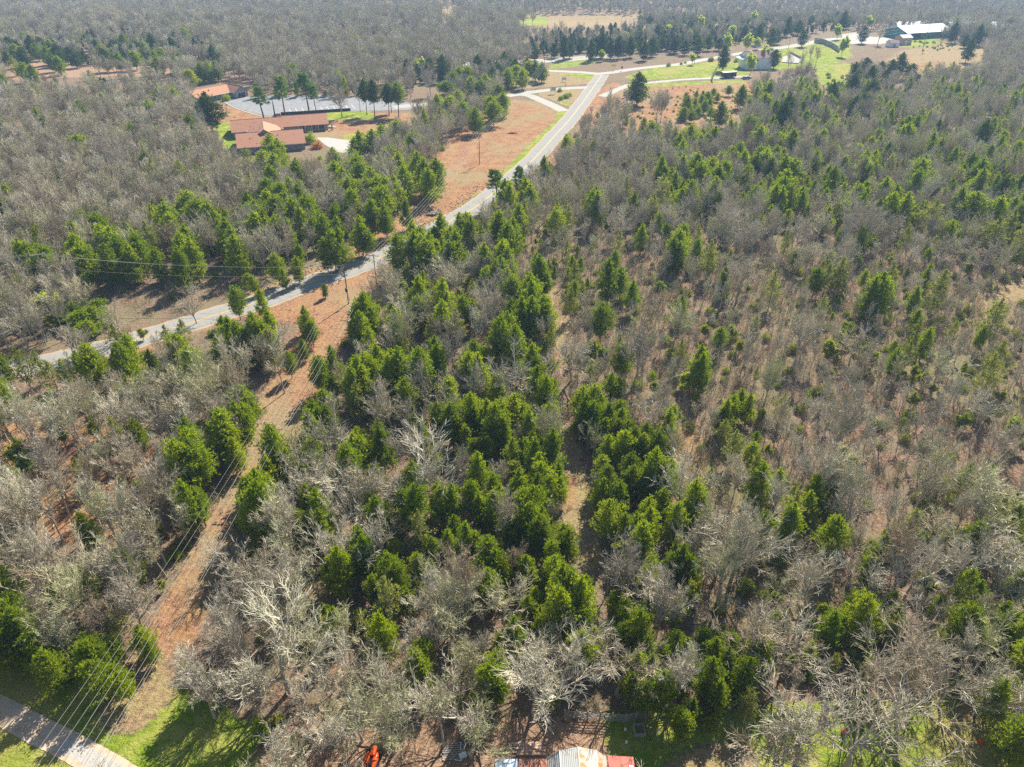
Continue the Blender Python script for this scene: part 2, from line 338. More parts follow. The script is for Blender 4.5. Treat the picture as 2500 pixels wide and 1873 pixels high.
def ground_mat():
    m, n, l, b = newmat('ground_cover'); b.inputs['Roughness'].default_value = 1.0; b.inputs['Specular IOR Level'].default_value = 0.05
    ge = n.new('ShaderNodeNewGeometry')
    def nz(scale, det=5, rough=.6, dist=0):
        t = n.new('ShaderNodeTexNoise'); t.inputs['Scale'].default_value = scale; t.inputs['Detail'].default_value = det
        t.inputs['Roughness'].default_value = rough; t.inputs['Distortion'].default_value = dist; l.new(ge.outputs['Position'], t.inputs['Vector']); return t
    nb, nm, nf, nff = nz(.035, 4), nz(.22, 5, .65), nz(1.4, 6, .7), nz(5.0, 3, .7)
    def mixc(f, a, c):
        x = n.new('ShaderNodeMix'); x.data_type = 'RGBA'
        if hasattr(f, 'default_value') or True:
            l.new(f, x.inputs[0])
        for s, k in ((a, 6), (c, 7)):
            if isinstance(s, tuple): x.inputs[k].default_value = (*s, 1)
            else: l.new(s, x.inputs[k])
        return x.outputs[2]
    def rmp(src, pts): r = ramp(n, pts); l.new(src, r.inputs[0]); return r.outputs[0]
    def mth(op, a, c):
        x = n.new('ShaderNodeMath'); x.operation = op
        for s, k in ((a, 0), (c, 1)):
            if isinstance(s, (int, float)): x.inputs[k].default_value = s
            else: l.new(s, x.inputs[k])
        return x.outputs[0]
    litter = mixc(rmp(nf.outputs[0], [(.36, (0, 0, 0)), (.62, (1, 1, 1))]), (.11, .07, .05), (.35, .22, .155))
    litter = mixc(rmp(nm.outputs[0], [(.40, (0, 0, 0)), (.60, (1, 1, 1))]), litter, (.21, .17, .115))
    litter = mixc(rmp(nb.outputs[0], [(.50, (0, 0, 0)), (.64, (.6, .6, .6))]), litter, (.20, .20, .09))
    orange = mixc(rmp(nf.outputs[0], [(.38, (0, 0, 0)), (.62, (1, 1, 1))]), (.11, .06, .04), (.47, .24, .14))
    orange = mixc(rmp(nm.outputs[0], [(.40, (0, 0, 0)), (.62, (1, 1, 1))]), orange, (.37, .22, .11))
    orange = mixc(rmp(nb.outputs[0], [(.46, (0, 0, 0)), (.60, (.75, .75, .75))]), orange, (.30, .24, .13))
    tan = mixc(rmp(nf.outputs[0], [(.35, (0, 0, 0)), (.62, (1, 1, 1))]), (.17, .115, .07), (.42, .30, .175))
    tan = mixc(rmp(nm.outputs[0], [(.45, (0, 0, 0)), (.65, (.8, .8, .8))]), tan, (.31, .27, .11))
    grass = mixc(rmp(nf.outputs[0], [(.35, (0, 0, 0)), (.65, (1, 1, 1))]), (.10, .16, .015), (.25, .34, .03))
    grass = mixc(rmp(nm.outputs[0], [(.44, (0, 0, 0)), (.62, (1, 1, 1))]), grass, (.33, .33, .08))
    grass = mixc(rmp(nb.outputs[0], [(.50, (0, 0, 0)), (.62, (.5, .5, .5))]), grass, (.40, .30, .12))
    dirt = mixc(rmp(nf.outputs[0], [(.35, (0, 0, 0)), (.62, (1, 1, 1))]), (.24, .15, .095), (.42, .28, .19))
    ca = n.new('ShaderNodeVertexColor'); ca.layer_name = 'area'; sp_ = n.new('ShaderNodeSeparateColor'); l.new(ca.outputs[0], sp_.inputs[0])
    col = litter
    edge = mth('MULTIPLY', mth('SUBTRACT', nf.outputs[0], .5), 1.3)
    edge = mth('ADD', edge, mth('MULTIPLY', mth('SUBTRACT', nm.outputs[0], .5), 1.0))
    for out, c in ((sp_.outputs[1], orange), (sp_.outputs[2], tan), (ca.outputs['Alpha'], dirt), (sp_.outputs[0], grass)):
        f = mth('ADD', out, mth('MULTIPLY', edge, mth('MULTIPLY', mth('MULTIPLY', out, mth('SUBTRACT', 1.0, out)), 4.0)))
        f = rmp(f, [(.35, (0, 0, 0)), (.65, (1, 1, 1))])
        col = mixc(f, col, c)
    l.new(col, b.inputs['Base Color'])
    bp = n.new('ShaderNodeBump'); bp.inputs['Strength'].default_value = .9; bp.inputs['Distance'].default_value = .45
    hh = mth('ADD', nf.outputs[0], mth('MULTIPLY', nff.outputs[0], .5)); l.new(hh, bp.inputs['Height']); l.new(bp.outputs[0], b.inputs['Normal'])
    return m
M['ground'] = ground_mat(); gm.materials.append(M['ground'])
tag(link(bpy.data.objects.new('ground', gm)), kind='structure')

# ------------------------------------------------------------------ roads
def smooth(pts, k=8):
    out = []; n = len(pts)
    for i in range(n - 1):
        p0, p1, p2, p3 = pts[max(i - 1, 0)], pts[i], pts[i + 1], pts[min(i + 2, n - 1)]
        for s in range(k):
            t = s / k
            out.append(0.5 * ((2 * p1) + (p2 - p0) * t + (2 * p0 - 5 * p1 + 4 * p2 - p3) * t * t + (3 * p1 - p0 - 3 * p2 + p3) * t ** 3))
    out.append(pts[-1]); return out
def strip(name, line, w0, w1, z, mat, kind='structure', wob=0.0, k=8, parent=None):
    """a sheet following a line between lateral offsets w0 and w1"""
    pts = line; mb = MB(); L = []; rg = random.Random(5)
    for i, p in enumerate(pts):
        d = pts[min(i + 1, len(pts) - 1)] - pts[max(i - 1, 0)]; d.z = 0; d.normalize(); nrm = Vector((-d.y, d.x, 0))
        j0 = rg.uniform(-wob, wob); j1 = rg.uniform(-wob, wob)
        a = p + nrm * (w0 + j0); c = p + nrm * (w1 + j1)
        zz = hgt(p.x, p.y) + z
        L.append(((a.x, a.y, zz), (c.x, c.y, zz)))
    for (a, b_), (c, d_) in zip(L[:-1], L[1:]): mb.quad(b_, a, c, d_)
    o = mb.build(name, mat, parent)
    if parent is None: tag(o, kind=kind)
    return o
def line(pp, k=8): return smooth([PG(*q) for q in pp], k)
main = line([(-260, 960), (-60, 915), (127, 883), (226, 859), (317, 834), (430, 800), (545, 764), (658, 729), (726, 702), (794, 678), (839, 664), (907, 640), (953, 618), (1016, 583),
             (1068, 557), (1136, 520), (1170, 499), (1235, 447), (1272, 418), (1317, 374), (1355, 331), (1394, 288), (1433, 236), (1453, 207), (1470, 183)], 6)
strip('road', main, -3.55, 3.55, .06, M['asphalt'], wob=.12)
M['shoulder'] = noisy('shoulder', (.20, .15, .10), (.36, .29, .22), 1.6, .95, c3=(.30, .22, .15))
strip('road_shoulder', main, -4.6, 4.6, .030, M['shoulder'], wob=.35)
strip('road_centre_marking', main, .06, .24, .070, M['paint_yellow'])
strip('road_centre_marking', main, -.24, -.06, .070, M['paint_yellow'])
strip('road', line([(1300, 172), (1360, 174), (1420, 177), (1470, 180), (1540, 170), (1600, 163), (1660, 157), (1720, 146), (1795, 133), (1850, 124)]), -3.6, 3.6, .054, M['concrete'])
strip('highway', line([(1120, 158), (1200, 155), (1290, 151), (1370, 146), (1453, 139), (1500, 132)]), -7.5, 7.5, .05, M['concrete'])
strip('driveway', line([(1443, 214), (1400, 215), (1350, 219), (1300, 225), (1240, 234), (1180, 240), (1100, 248), (1030, 256), (960, 262)]), -3.6, 3.6, .046, M['concrete'])
strip('driveway', line([(1378, 272), (1350, 258), (1320, 245), (1290, 233), (1260, 231)]), -3.2, 3.2, .042, M['concrete'])
strip('driveway', line([(1470, 236), (1530, 210), (1563, 204), (1620, 199), (1677, 194), (1740, 191), (1830, 186)]), -2.6, 2.6, .046, M['concrete'], wob=.3)
strip('driveway', line([(1840, 125), (1940, 112), (2030, 96), (2090, 95), (2160, 96)]), -4.5, 4.5, .042, M['concrete'], wob=.4)
strip('dirt_track', line([(-160, 1660), (-60, 1705), (0, 1734), (39, 1754), (98, 1786), (165, 1818), (236, 1858), (290, 1890), (400, 1960)], 20), -1.55, 1.5, .05, M['dirt_road'], wob=.05, k=20)
strip('dirt_track', line([(150, 1815), (190, 1832), (236, 1858), (290, 1890), (330, 1915)]), -.9, .8, .056, M['gravel'], wob=.06, k=20)
def sheet(name, pp, z, mat, kind='structure'):
    mb = MB(); pts = [PG(*q) for q in pp]; k = len(pts)
    mb.v = [(p.x, p.y, hgt(p.x, p.y) + z) for p in pts]; mb.f = [tuple(range(k))]
    bm = bmesh.new(); me = mb.mesh(name, mat); bm.from_mesh(me); bmesh.ops.triangulate(bm, faces=bm.faces[:]); bm.normal_update()
    for f in bm.faces:
        if f.normal.z < 0: f.normal_flip()
    bm.to_mesh(me); bm.free(); return tag(link(bpy.data.objects.new(name, me)), kind=kind)
sheet('parking_lot', [(551, 248), (606, 236), (700, 233), (776, 232), (855, 236), (920, 243), (1010, 252), (1040, 258), (1010, 268), (940, 270), (854, 271), (685, 284), (650, 283), (618, 276), (580, 264)], .036, M['asphalt_lot'])
strip('kerb', line([(548, 249), (575, 264), (612, 277), (648, 286), (684, 287)]), -.5, .5, .10, M['concrete'])
sheet('gravel_yard', [(772, 336), (800, 336), (850, 343), (895, 350), (890, 365), (862, 378), (826, 372), (795, 355)], .036, M['gravel'])
sheet('gravel_yard', [(2055, 84), (2090, 79), (2100, 88), (2160, 92), (2200, 100), (2150, 108), (2080, 108), (2058, 100)], .05, M['concrete'])
for i in range(11):   # bay lines of the parking lot
    a = PG(712 + i * 15.5, 275.5 - i * 1.0); b_ = PG(706 + i * 15.2 , 266.5 - i * 1.0)
    d = (b_ - a).normalized(); nn = Vector((-d.y, d.x, 0)) * .12; mb = MB()
    q = [a - nn, a + nn, b_ + nn, b_ - nn]; mb.quad(*[(p.x, p.y, .042) for p in q]); tag(mb.build('parking_marking', M['paint_white']), kind='structure')

# ================================================================== PLANTS
def rvec(rg): 
    while True:
        v = Vector((rg.uniform(-1, 1), rg.uniform(-1, 1), rg.uniform(-1, 1)))
        if .05 < v.length < 1: return v.normalized()
def path(rg, p, d, length, n, wig, up):
    pts = [p.copy()]; d = d.normalized()
    for _ in range(n):
        d = (d + rvec(rg) * wig + Vector((0, 0, up))).normalized(); p = p + d * (length / n); pts.append(p.copy())
    return pts, d
def side(rg, d, ang):
    a = d.orthogonal().normalized(); b = d.cross(a); t = rg.uniform(0, 2 * math.pi)
    s = a * math.cos(t) + b * math.sin(t); return (d * math.cos(ang) + s * math.sin(ang)).normalized()
def make_bare(seed, style, H=12.0):
    rg = random.Random(seed); tr = MB(); cr = MB(); tips = []
    if style == 'oak':   th, nl, ll, la, wig, up, tr0 = .30, 8, .62, (.35, 1.15), .30, .10, .21
    elif style == 'fan': th, nl, ll, la, wig, up, tr0 = .34, 10, .60, (.20, .85), .13, .10, .20
    elif style == 'slim': th, nl, ll, la, wig, up, tr0 = .50, 8, .40, (.25, .75), .15, .12, .13
    else: th, nl, ll, la, wig, up, tr0 = .35, 6, .45, (.25, .7), .18, .12, .08
    tp, td = path(rg, Vector((0, 0, -.3)), Vector((rg.uniform(-.06, .06), rg.uniform(-.06, .06), 1)), H * th + .3, 4, .05, .05)
    tr.tube(tp, [tr0 * (1.25, 1, .88, .78, .7)[i] for i in range(5)], 6)
    limbs = []
    # leader(s)
    for k in range(nl):
        f = 1.0 if k < nl * .5 else rg.uniform(.7, 1.0)
        base = tp[-1] if f > .98 else tp[3] * f + tp[2] * (1 - f)
        lead = (k == 0)
        d = side(rg, td, rg.uniform(*la)) if not lead else (td + rvec(rg) * .15).normalized()
        L = H * ll * rg.uniform(.75, 1.05) * (1.12 if lead else 1)
        ps, de = path(rg, base, d, L, 6, wig, up)
        r0 = tr0 * rg.uniform(.38, .62) if not lead else tr0 * .68
        rr = [max(.03, r0 * (1 - i / 6.6)) for i in range(7)]
        tr.tube(ps, rr, 4); limbs.append((ps, rr, L))
    nb = {'oak': 12, 'fan': 13, 'slim': 10, 'sap': 8}[style]
    nt_ = {'oak': 8, 'fan': 9, 'slim': 8, 'sap': 5}[style]
    for ps, rr, L in limbs:
        for k in range(nb):
            t = rg.uniform(.16, 1.0) * 6; i = min(5, int(t)); f = t - i; p = ps[i].lerp(ps[i + 1], f)
            d = (ps[i + 1] - ps[i]).normalized(); d = side(rg, d, rg.uniform(.35, .95))
            bl = L * rg.uniform(.28, .52) * (1.05 - t / 12)
            bp, bd = path(rg, p, d, bl, 3, wig * 1.1, up * 1.1)
            b0 = min(rr[i] * .7, .055); cr.tube(bp, [b0, b0 * .72, b0 * .5, b0 * .34], 3, False)
            for q in range(nt_):
                t2 = rg.uniform(.15, 1.0) * 3; i2 = min(2, int(t2)); p2 = bp[i2].lerp(bp[i2 + 1], t2 - i2)
                d2 = side(rg, (bp[i2 + 1] - bp[i2]).normalized(), rg.uniform(.25, .9))
                tl = bl * rg.uniform(.3, .6)
                tp2, dd = path(rg, p2, d2, tl, 2, wig, up * 1.3)
                cr.tube(tp2, [.024, .019, .010], 3, False); tips.append(tp2[-1]); tips.append(tp2[1])
                if rg.random() < .6:
                    tp3, dd = path(rg, tp2[1], side(rg, d2, .7), tl * .55, 1, .1, .05); cr.tube(tp3, [.018, .010], 3, False)
    return tr, cr, tips
def leaf(mb, rg, p, d, L, w):
    s = d.cross(rvec(rg)); s = s.normalized() if s.length > 1e-3 else Vector((1, 0, 0))
    mb.tri(p - s * w * .5, p + s * w * .5, p + d * L)
def make_cedar(seed, H=8.0, Rw=2.0, n=1250, low=.10, shape=.62, sparse=0.0, leafs=5, L0=.34, lump=.42):
    rg = random.Random(seed); tr = MB(); cr = MB()
    tp, td = path(rg, Vector((0, 0, -.3)), Vector((0, 0, 1)), H * .93 + .3, 5, .05, .05)
    tr.tube(tp, [.15, .125, .10, .07, .045, .02], 5)
    ph = [rg.uniform(0, 6.28) for _ in range(8)]
    # boughs: the crown is built of rising boughs, each with its own spray clumps
    nbough = 46
    for k in range(nbough):
        t = low + (1 - low) * ((k + rg.random()) / nbough) ** 1.0
        tt = (t - low) / (1 - low)
        prof = (1 - tt) ** shape * min(1.0, .45 + tt * 2.6)
        az = k * 2.39996 + rg.uniform(-.4, .4)
        rr = Rw * prof * (1 + lump * math.sin(az * 2 + ph[0] + 5 * tt) * .6 + rg.uniform(-lump, lump))
        if rg.random() < sparse: continue
        z0 = t * H * .93; p0 = Vector((0, 0, z0 - rr * .25)); end = Vector((math.cos(az) * rr, math.sin(az) * rr, z0 + rr * rg.uniform(.15, .55)))
        if rr > .5: tr.tube([p0, p0.lerp(end, .55) + Vector((0, 0, -.08 * rr)), end], [.035, .022, .01], 3, False)
        m = int(n / nbough * (.35 + 1.2 * prof))
        for q in range(m):
            f = rg.random() ** .55; c = p0.lerp(end, .25 + .8 * f)
            sp_ = .16 * Rw + .15 * rr; c = c + Vector((rg.gauss(0, sp_ * .7), rg.gauss(0, sp_ * .7), rg.gauss(0, sp_ * .55)))
            if c.z < .25: continue
            out = Vector((c.x, c.y, .55 * Rw)).normalized()
            for _ in range(leafs):
                d = (out + rvec(rg) * .8).normalized(); leaf(cr, rg, c + rvec(rg) * .13, d, L0 * rg.uniform(.6, 1.35), L0 * .42)
    for q in range(26):
        c = Vector((rg.gauss(0, .12), rg.gauss(0, .12), H * rg.uniform(.86, 1.0)))
        for _ in range(leafs): leaf(cr, rg, c, (Vector((0, 0, 1)) + rvec(rg) * .6).normalized(), L0, L0 * .4)
    return tr, cr
def make_pine(seed, H=15.0, tall=.52):
    rg = random.Random(seed); tr = MB(); cr = MB()
    tp, td = path(rg, Vector((0, 0, -.3)), Vector((0, 0, 1)), H * .95 + .3, 7, .04, .05)
    tr.tube(tp, [.24, .21, .19, .17, .14, .11, .07, .02], 6)
    for k in range(34):
        t = tall + (1 - tall) * (k / 34.0); az = k * 2.4 + rg.uniform(-.5, .5); tt = (t - tall) / (1 - tall)
        rr = H * .21 * (1 - .75 * tt) * rg.uniform(.6, 1.15) * min(1, .6 + 2 * tt)
        p0 = Vector((tp[-1].x * t, tp[-1].y * t, H * .95 * t)); end = p0 + Vector((math.cos(az) * rr, math.sin(az) * rr, rr * rg.uniform(.05, .5)))
        tr.tube([p0, p0.lerp(end, .5) + Vector((0, 0, -.05)), end], [.06, .04, .015], 3, False)
        for q in range(6):
            c = p0.lerp(end, rg.uniform(.45, 1.08)) + rvec(rg) * rr * .2
            for _ in range(42):
                d = (rvec(rg) + Vector((0, 0, .35))).normalized(); leaf(cr, rg, c + rvec(rg) * rg.uniform(0, .5), d, .42, .10)
    return tr, cr
def make_leafing(seed, H=9.0, nleaf=6, size=.26):
    tr, b, tips = make_bare(seed, 'fan', H); rg = random.Random(seed); cr = MB()
    tr.v += []; k = len(tr.v); tr.f += [tuple(i + k for i in f) for f in b.f]; tr.v += b.v
    for p in tips:
        for _ in range(nleaf):
            leaf(cr, rg, p + rvec(rg) * rg.uniform(0, .45), rvec(rg), size * rg.uniform(.6, 1.3), size * .7)
    return tr, cr
def make_brush(seed, H=2.6, n=13, spread=1.3):
    rg = random.Random(seed); mb = MB()
    for k in range(n):
        a = rg.uniform(0, 6.28); r = rg.uniform(0, spread); p = Vector((r * math.cos(a), r * math.sin(a), -.1))
        L = H * rg.uniform(.5, 1.15); ps, d = path(rg, p, Vector((math.cos(a) * .3, math.sin(a) * .3, 1)), L, 3, .16, .03)
        mb.tube(ps, [.028, .022, .016, .008], 3, False)
        for q in range(6):
            t = rg.uniform(.25, 1) * 3; i = min(2, int(t)); pp = ps[i].lerp(ps[i + 1], t - i)
            qs, d2 = path(rg, pp, side(rg, Vector((0, 0, 1)), rg.uniform(.4, 1.1)), L * rg.uniform(.2, .42), 2, .2, .05); mb.tube(qs, [.017, .013, .007], 3, False)
    return mb
def make_bush(seed, Rw=1.0, H=1.4, n=260, L0=.22):
    rg = random.Random(seed); mb = MB(); st = MB()
    for k in range(7):
        a = k * .9; st.tube([Vector((0, 0, -.1)), Vector((math.cos(a) * Rw * .4, math.sin(a) * Rw * .4, H * .6))], [.03, .012], 3, False)
    for k in range(n):
        v = rvec(rg); v.z = abs(v.z); f = rg.random() ** .4
        c = Vector((v.x * Rw * f, v.y * Rw * f, .12 + v.z * H * f * .9)) * (1 + .18 * math.sin(v.x * 5 + seed) * math.sin(v.y * 4))
        for _ in range(4): leaf(mb, rg, c + rvec(rg) * .1, (v + rvec(rg) * .9).normalized(), L0 * rg.uniform(.6, 1.3), L0 * .5)
    return st, mb

# every kind: list of (trunk mesh, crown mesh, height, crown radius)
V = {}
def reg(kind, tr, cr, tm, cm, H, Rw): V.setdefault(kind, []).append((tr.mesh(kind + '_trunk', M[tm]) if tr.v else None, cr.mesh(kind + '_crown', M[cm]), H, Rw))
for i in range(6):
    t, c, _ = make_bare(100 + i, 'oak'); reg('oak', t, c, 'bark_pale', 'twig', 12, 5)
for i in range(6):
    t, c, _ = make_bare(200 + i, 'fan'); reg('fan', t, c, 'bark_pale', 'twig', 12, 4.5)
for i in range(6):
    t, c, _ = make_bare(300 + i, 'slim'); reg('slim', t, c, 'bark_pale', 'twig', 12, 3)
for i in range(3):
    t, c, _ = make_bare(400 + i, 'sap', 6.0); reg('sap', t, c, 'bark_pale', 'twig', 6, 2)
for i in range(2):
    t, c, _ = make_bare(500 + i, 'oak'); reg('white', t, c, 'bark_white', 'twig', 12, 5)
for i in range(5):
    t, c = make_cedar(600 + i, 8, 2.0, shape=(.5, .62, .42, .55, .45)[i], low=(.08, .12, .18, .1, .22)[i]); reg('cedar', t, c, 'bark_dark', 'cedar', 8, 2.0)
for i in range(3):
    t, c = make_cedar(650 + i, 8, 2.0, shape=(.55, .7, .5)[i]); reg('dark', t, c, 'bark_dark', 'cedar_dark', 8, 2.0)
for i in range(3):
    t, c = make_cedar(700 + i, 8, 1.9, n=620, sparse=.25, shape=.6, low=.2, lump=.5); reg('olive', t, c, 'bark_pale', 'cedar_olive', 8, 1.9)
for i in range(3):
    t, c = make_leafing(740 + i, 6.0, 3, .30); reg('yellow', t, c, 'bark_pale', 'leaf_yellow', 6, 2.2)
for i in range(2):
    t, c = make_leafing(760 + i, 9.0, 4, .55); reg('lime', t, c, 'bark_pale', 'leaf_lime', 9, 3.6)
for i in range(3):
    t, c = make_pine(780 + i, 15, (.52, .6, .45)[i]); reg('pine', t, c, 'bark_dark', 'pine', 15, 3.0)
for i in range(2):
    t, c = make_cedar(670 + i, 8, 1.7, low=.42, shape=.45, n=900); reg('trim', t, c, 'bark_dark', 'cedar_dark' if i else 'cedar', 8, 1.7)
for i in range(4):
    reg('brush', MB(), make_brush(800 + i), '', 'brush', 2.6, 1.5)
for i in range(3):
    s_, b_ = make_bush(820 + i); reg('bush', s_, b_, 'bark_dark', 'cedar_olive', 1.4, 1.0)
    s_, b_ = make_bush(830 + i); reg('gbush', s_, b_, 'bark_dark', 'cedar', 1.4, 1.0)

# ---- evergreens and leafing trees read off the photograph: crown centre and half width, in pixels of an enlarged tile
TILES = []
def T(x0, y0, s, txt): TILES.append((x0, y0, s, txt))
A_, B_ = 4.418, 2.538
T(0, 0, A_, "70,500,60 170,560,70 260,590,75 210,520,60 260,430,50 390,550,70 500,590,70 590,600,70 630,690,80 560,660,60 650,570,60 730,610,70 790,640,70 540,500,70 740,510,70 930,450,80 1020,520,80 1110,560,80 1130,660,80 1280,650,100 1220,500,70 1350,540,90 1480,540,70 1600,440,90 1670,640,100 1740,600,80 1700,710,80 1890,690,90 1950,660,80 1880,500,70 1980,370,60 1240,190,50 1060,90,60 200,280,70 150,700,60o 250,770,60 350,790,50 30,620,60 20,890,50 2040,850,90 2160,780,80 1930,810,50y 880,1180,60 930,1250,60 1610,1190,70 1720,1030,60 1880,1060,80 1420,1190,50 1430,1440,60 860,1590,80 2050,1370,60 480,1330,50 380,1010,60o 1110,1090,50 980,860,60o 450,480,60 330,470,60 830,500,60 1450,640,60 1560,530,60 1330,440,60")
T(0, 375, A_, "950,50,60 1590,130,60 1960,240,80o 1660,220,80o 2060,590,120 2160,680,110 1800,720,80 1850,820,70 300,740,70o 830,930,90 870,1080,110 900,1200,100 1130,970,90 1230,1000,90 1080,840,80 1380,860,60 1440,970,80 1520,1080,90 1300,1090,90 1430,1170,90 1610,940,90o 2030,980,90 1980,1060,90 2090,1130,90 1940,1230,90 250,1130,80 360,1170,90 450,1120,70 540,1200,80 430,960,80o 40,620,60 510,1630,160l 820,1620,60 1040,1640,90 1700,1180,70 1180,1190,80 300,1180,80")
T(500, 375, A_, "450,40,70o 640,110,90 760,160,80 720,290,70 750,40,80 1000,220,90 690,450,80 480,600,90 560,700,90 690,570,80 770,640,80 930,440,90 1020,520,90 1110,640,90 1140,690,80 960,680,80 850,720,80 560,830,110 420,700,60 60,710,90 130,800,80 250,900,90 310,990,90 350,1090,90 380,880,70 230,760,60 900,880,70 780,870,90 1390,50,70 1600,90,100 1650,180,90 1500,320,80 1560,440,90 1590,560,80 1680,260,80 1800,330,100 1870,420,110 1910,520,90 1750,440,80 2100,150,110 2150,310,100 2000,60,90 1410,250,80 1450,990,80 1380,1030,70 1300,1070,60 1680,860,80 1730,920,70 1960,750,60 1940,690,60 2170,640,50 770,1230,60 470,1380,40 520,1410,40 850,1340,40 1020,1080,50 1000,1240,50 1290,1470,32 340,1590,70 610,1600,60 2090,1080,100 1720,1620,50 830,490,80 880,590,80 1040,760,80 660,800,80 1960,430,80 2050,400,80")
T(0, 750, A_, "60,170,90 140,160,70 270,80,60 500,60,100l 600,160,110y 760,60,100 880,120,110 1000,80,110 1080,130,100 950,220,100 230,640,80o 420,620,60o 560,740,70o 870,650,70 990,640,90 1060,680,90 930,720,70 1250,330,80o 1400,510,90 1300,560,80 1360,620,80 1900,440,70 1960,520,90 1930,600,80 2060,690,100 2150,760,80 1640,650,70 1690,720,70 1390,780,50 1530,290,50y 1980,270,60o 580,1290,60y 590,1350,60y 1910,1280,60 1950,1370,80 2050,1450,110 2150,1490,80 1900,1460,60 230,1600,110y 2080,1600,120 30,840,60y 1430,940,100o 690,690,60 680,140,90 820,190,80 40,650,60 1800,330,60o")
T(0, 1125, A_, "240,60,110y 150,230,80 210,320,70 1960,400,80 2040,470,110 2150,480,90 2060,560,90 1600,600,50 930,720,80 920,790,60 1040,760,70o 1110,410,50y 1970,60,130 2100,40,110 330,1000,90o 60,1240,100 150,1300,90 80,1420,100 200,1600,90 40,1550,80 760,1150,80y 910,1120,80y 900,1340,90 870,1280,80y 640,1520,90o 1300,1150,80y 1530,1150,60y 1740,1350,50y 1210,1640,50 280,1640,80")
T(500, 750, A_, "210,250,70 270,310,90 370,380,100 430,420,100 560,300,90 620,350,90 700,420,80 590,440,80 160,510,100 1080,120,60 1100,220,70 1150,270,50 1060,450,50 910,610,60 1730,80,110 1650,160,80 1800,140,80 2030,100,80 2080,320,80 1370,600,70 1240,720,90 1860,600,90 2030,650,80 1740,700,90 1800,760,100 1650,780,90 1630,880,90 1700,860,110 1980,750,100 2100,700,110 1290,1040,70 1340,1080,70 1180,1220,80 1150,1310,80 1240,1280,80 1340,1250,80 1200,1400,80 440,980,70 420,1060,100 470,1080,80 280,1070,90 370,1250,100 450,1230,80 130,1300,100 200,1360,110 250,1440,90 330,1580,80 770,1560,120 1170,1600,90 1130,1500,70 1650,1480,90 1600,1570,90 1690,1570,90 1910,1140,60 1970,1190,60 1690,240,90 1620,280,70")
T(1000, 375, A_, "940,350,110p 1190,310,80p 1030,460,80 1080,510,70 1250,450,80 1300,520,80 1450,190,60 2000,540,80 2020,600,70 340,850,90 270,940,80 620,810,80 660,880,80 450,980,90 500,1040,80 430,1120,90 120,1000,100 60,1050,100 220,1060,90 180,1140,100 300,1110,70 240,1200,80 1180,740,80 970,820,80 930,880,70 1120,900,80 1060,950,80 810,1180,90 860,1250,70 1010,1150,90 1060,1210,80 1370,1200,60 1400,1290,80 1460,1400,60 1000,1330,80 1060,1430,80 830,1380,70 920,1370,80 1110,1530,90 1300,1500,90 1320,1600,100 1260,1370,50 100,1560,90 350,1580,90 2150,1360,90 1780,1290,60o 1740,1600,70o 90,150,110 160,230,120 290,220,80 210,330,90 650,1430,60y 30,1620,80 540,800,70 700,980,70o 1240,700,70o 40,930,90 130,1080,90")
T(1500, 375, B_, "400,60,40 420,100,40 510,90,60 530,150,50 600,120,40 640,170,45 620,250,50 740,60,50 800,60,40 820,150,30 770,20,40 300,230,50o 290,110,30 120,330,35 240,350,40o 470,270,40 560,330,26l 930,60,50 900,30,40 870,110,50d 1050,110,50 1100,130,50 1060,200,50 1040,250,45 990,290,45 960,120,40d 1030,300,40 890,460,45y 320,490,30 400,570,45 360,620,45 400,640,40 170,520,30 510,610,30 590,650,40o 280,840,35y 110,880,40 40,800,40 980,830,40o 1250,790,40 1120,650,25 30,560,30o 70,250,40o 420,250,35 680,140,40")
T(2000, 375, B_, "280,70,40 270,110,40 80,180,35 130,200,30 620,130,50 600,190,50 400,240,40 460,300,45 530,350,45 440,350,40 360,370,40 700,400,50o 990,130,50 990,190,50 930,90,40 950,350,85 860,320,45 1140,250,60d 1070,280,60d 1100,370,45 1190,360,40 1080,510,70o 1180,460,50o 340,500,28l 330,570,36l 240,660,28l 370,870,70 330,900,50 670,760,30 760,770,35y 590,910,30 130,750,45o 50,770,40o 440,770,40o 1260,400,50 740,850,50o 1250,540,45o")
T(1000, 750, B_, "630,50,35 700,60,50 760,50,50 850,70,45 830,30,40 560,200,60 660,240,50 160,300,50 180,350,50 60,400,60 40,370,40 110,430,40 200,80,50 210,130,45 400,310,50 460,320,40 430,420,50 460,460,45 250,560,50 760,340,50 780,400,40 800,490,50 840,560,50 860,620,40 870,700,45 170,700,45 250,700,50 290,760,50 400,720,50 430,650,40 480,690,50 540,740,50 580,790,50 470,870,45 640,650,50 700,690,50 740,750,50 760,870,50 820,900,50 30,730,40 1190,80,50 1070,590,50 1150,590,50 1090,660,50 1230,700,50 1210,770,50 1230,880,50 1140,270,40y 1200,290,40y 1250,490,40 640,900,40 1130,690,55 1180,640,45 1080,720,50")
T(1500, 750, B_, "30,290,40o 50,340,40 30,500,30 520,350,45 540,400,45 440,450,36l 440,500,32l 410,290,40o 360,420,30y 250,510,30y 780,250,35y 780,590,35 730,630,40 690,660,40 660,700,40 830,620,40 40,720,50 80,800,50 30,660,40 200,830,50 260,880,60 170,880,50 60,880,50 740,860,50o 850,910,40 680,770,40o 570,150,30y 720,160,30y 1040,610,40o 110,850,55 20,780,45")
T(2000, 750, B_, "600,80,35 660,220,35 470,340,40 140,180,25 60,270,50y 330,340,40y 650,450,35y 830,150,35o 1070,80,60o 1100,330,60o 1050,430,50o 900,710,40y 1200,770,50y 580,580,40y 710,510,25y 150,910,40y")
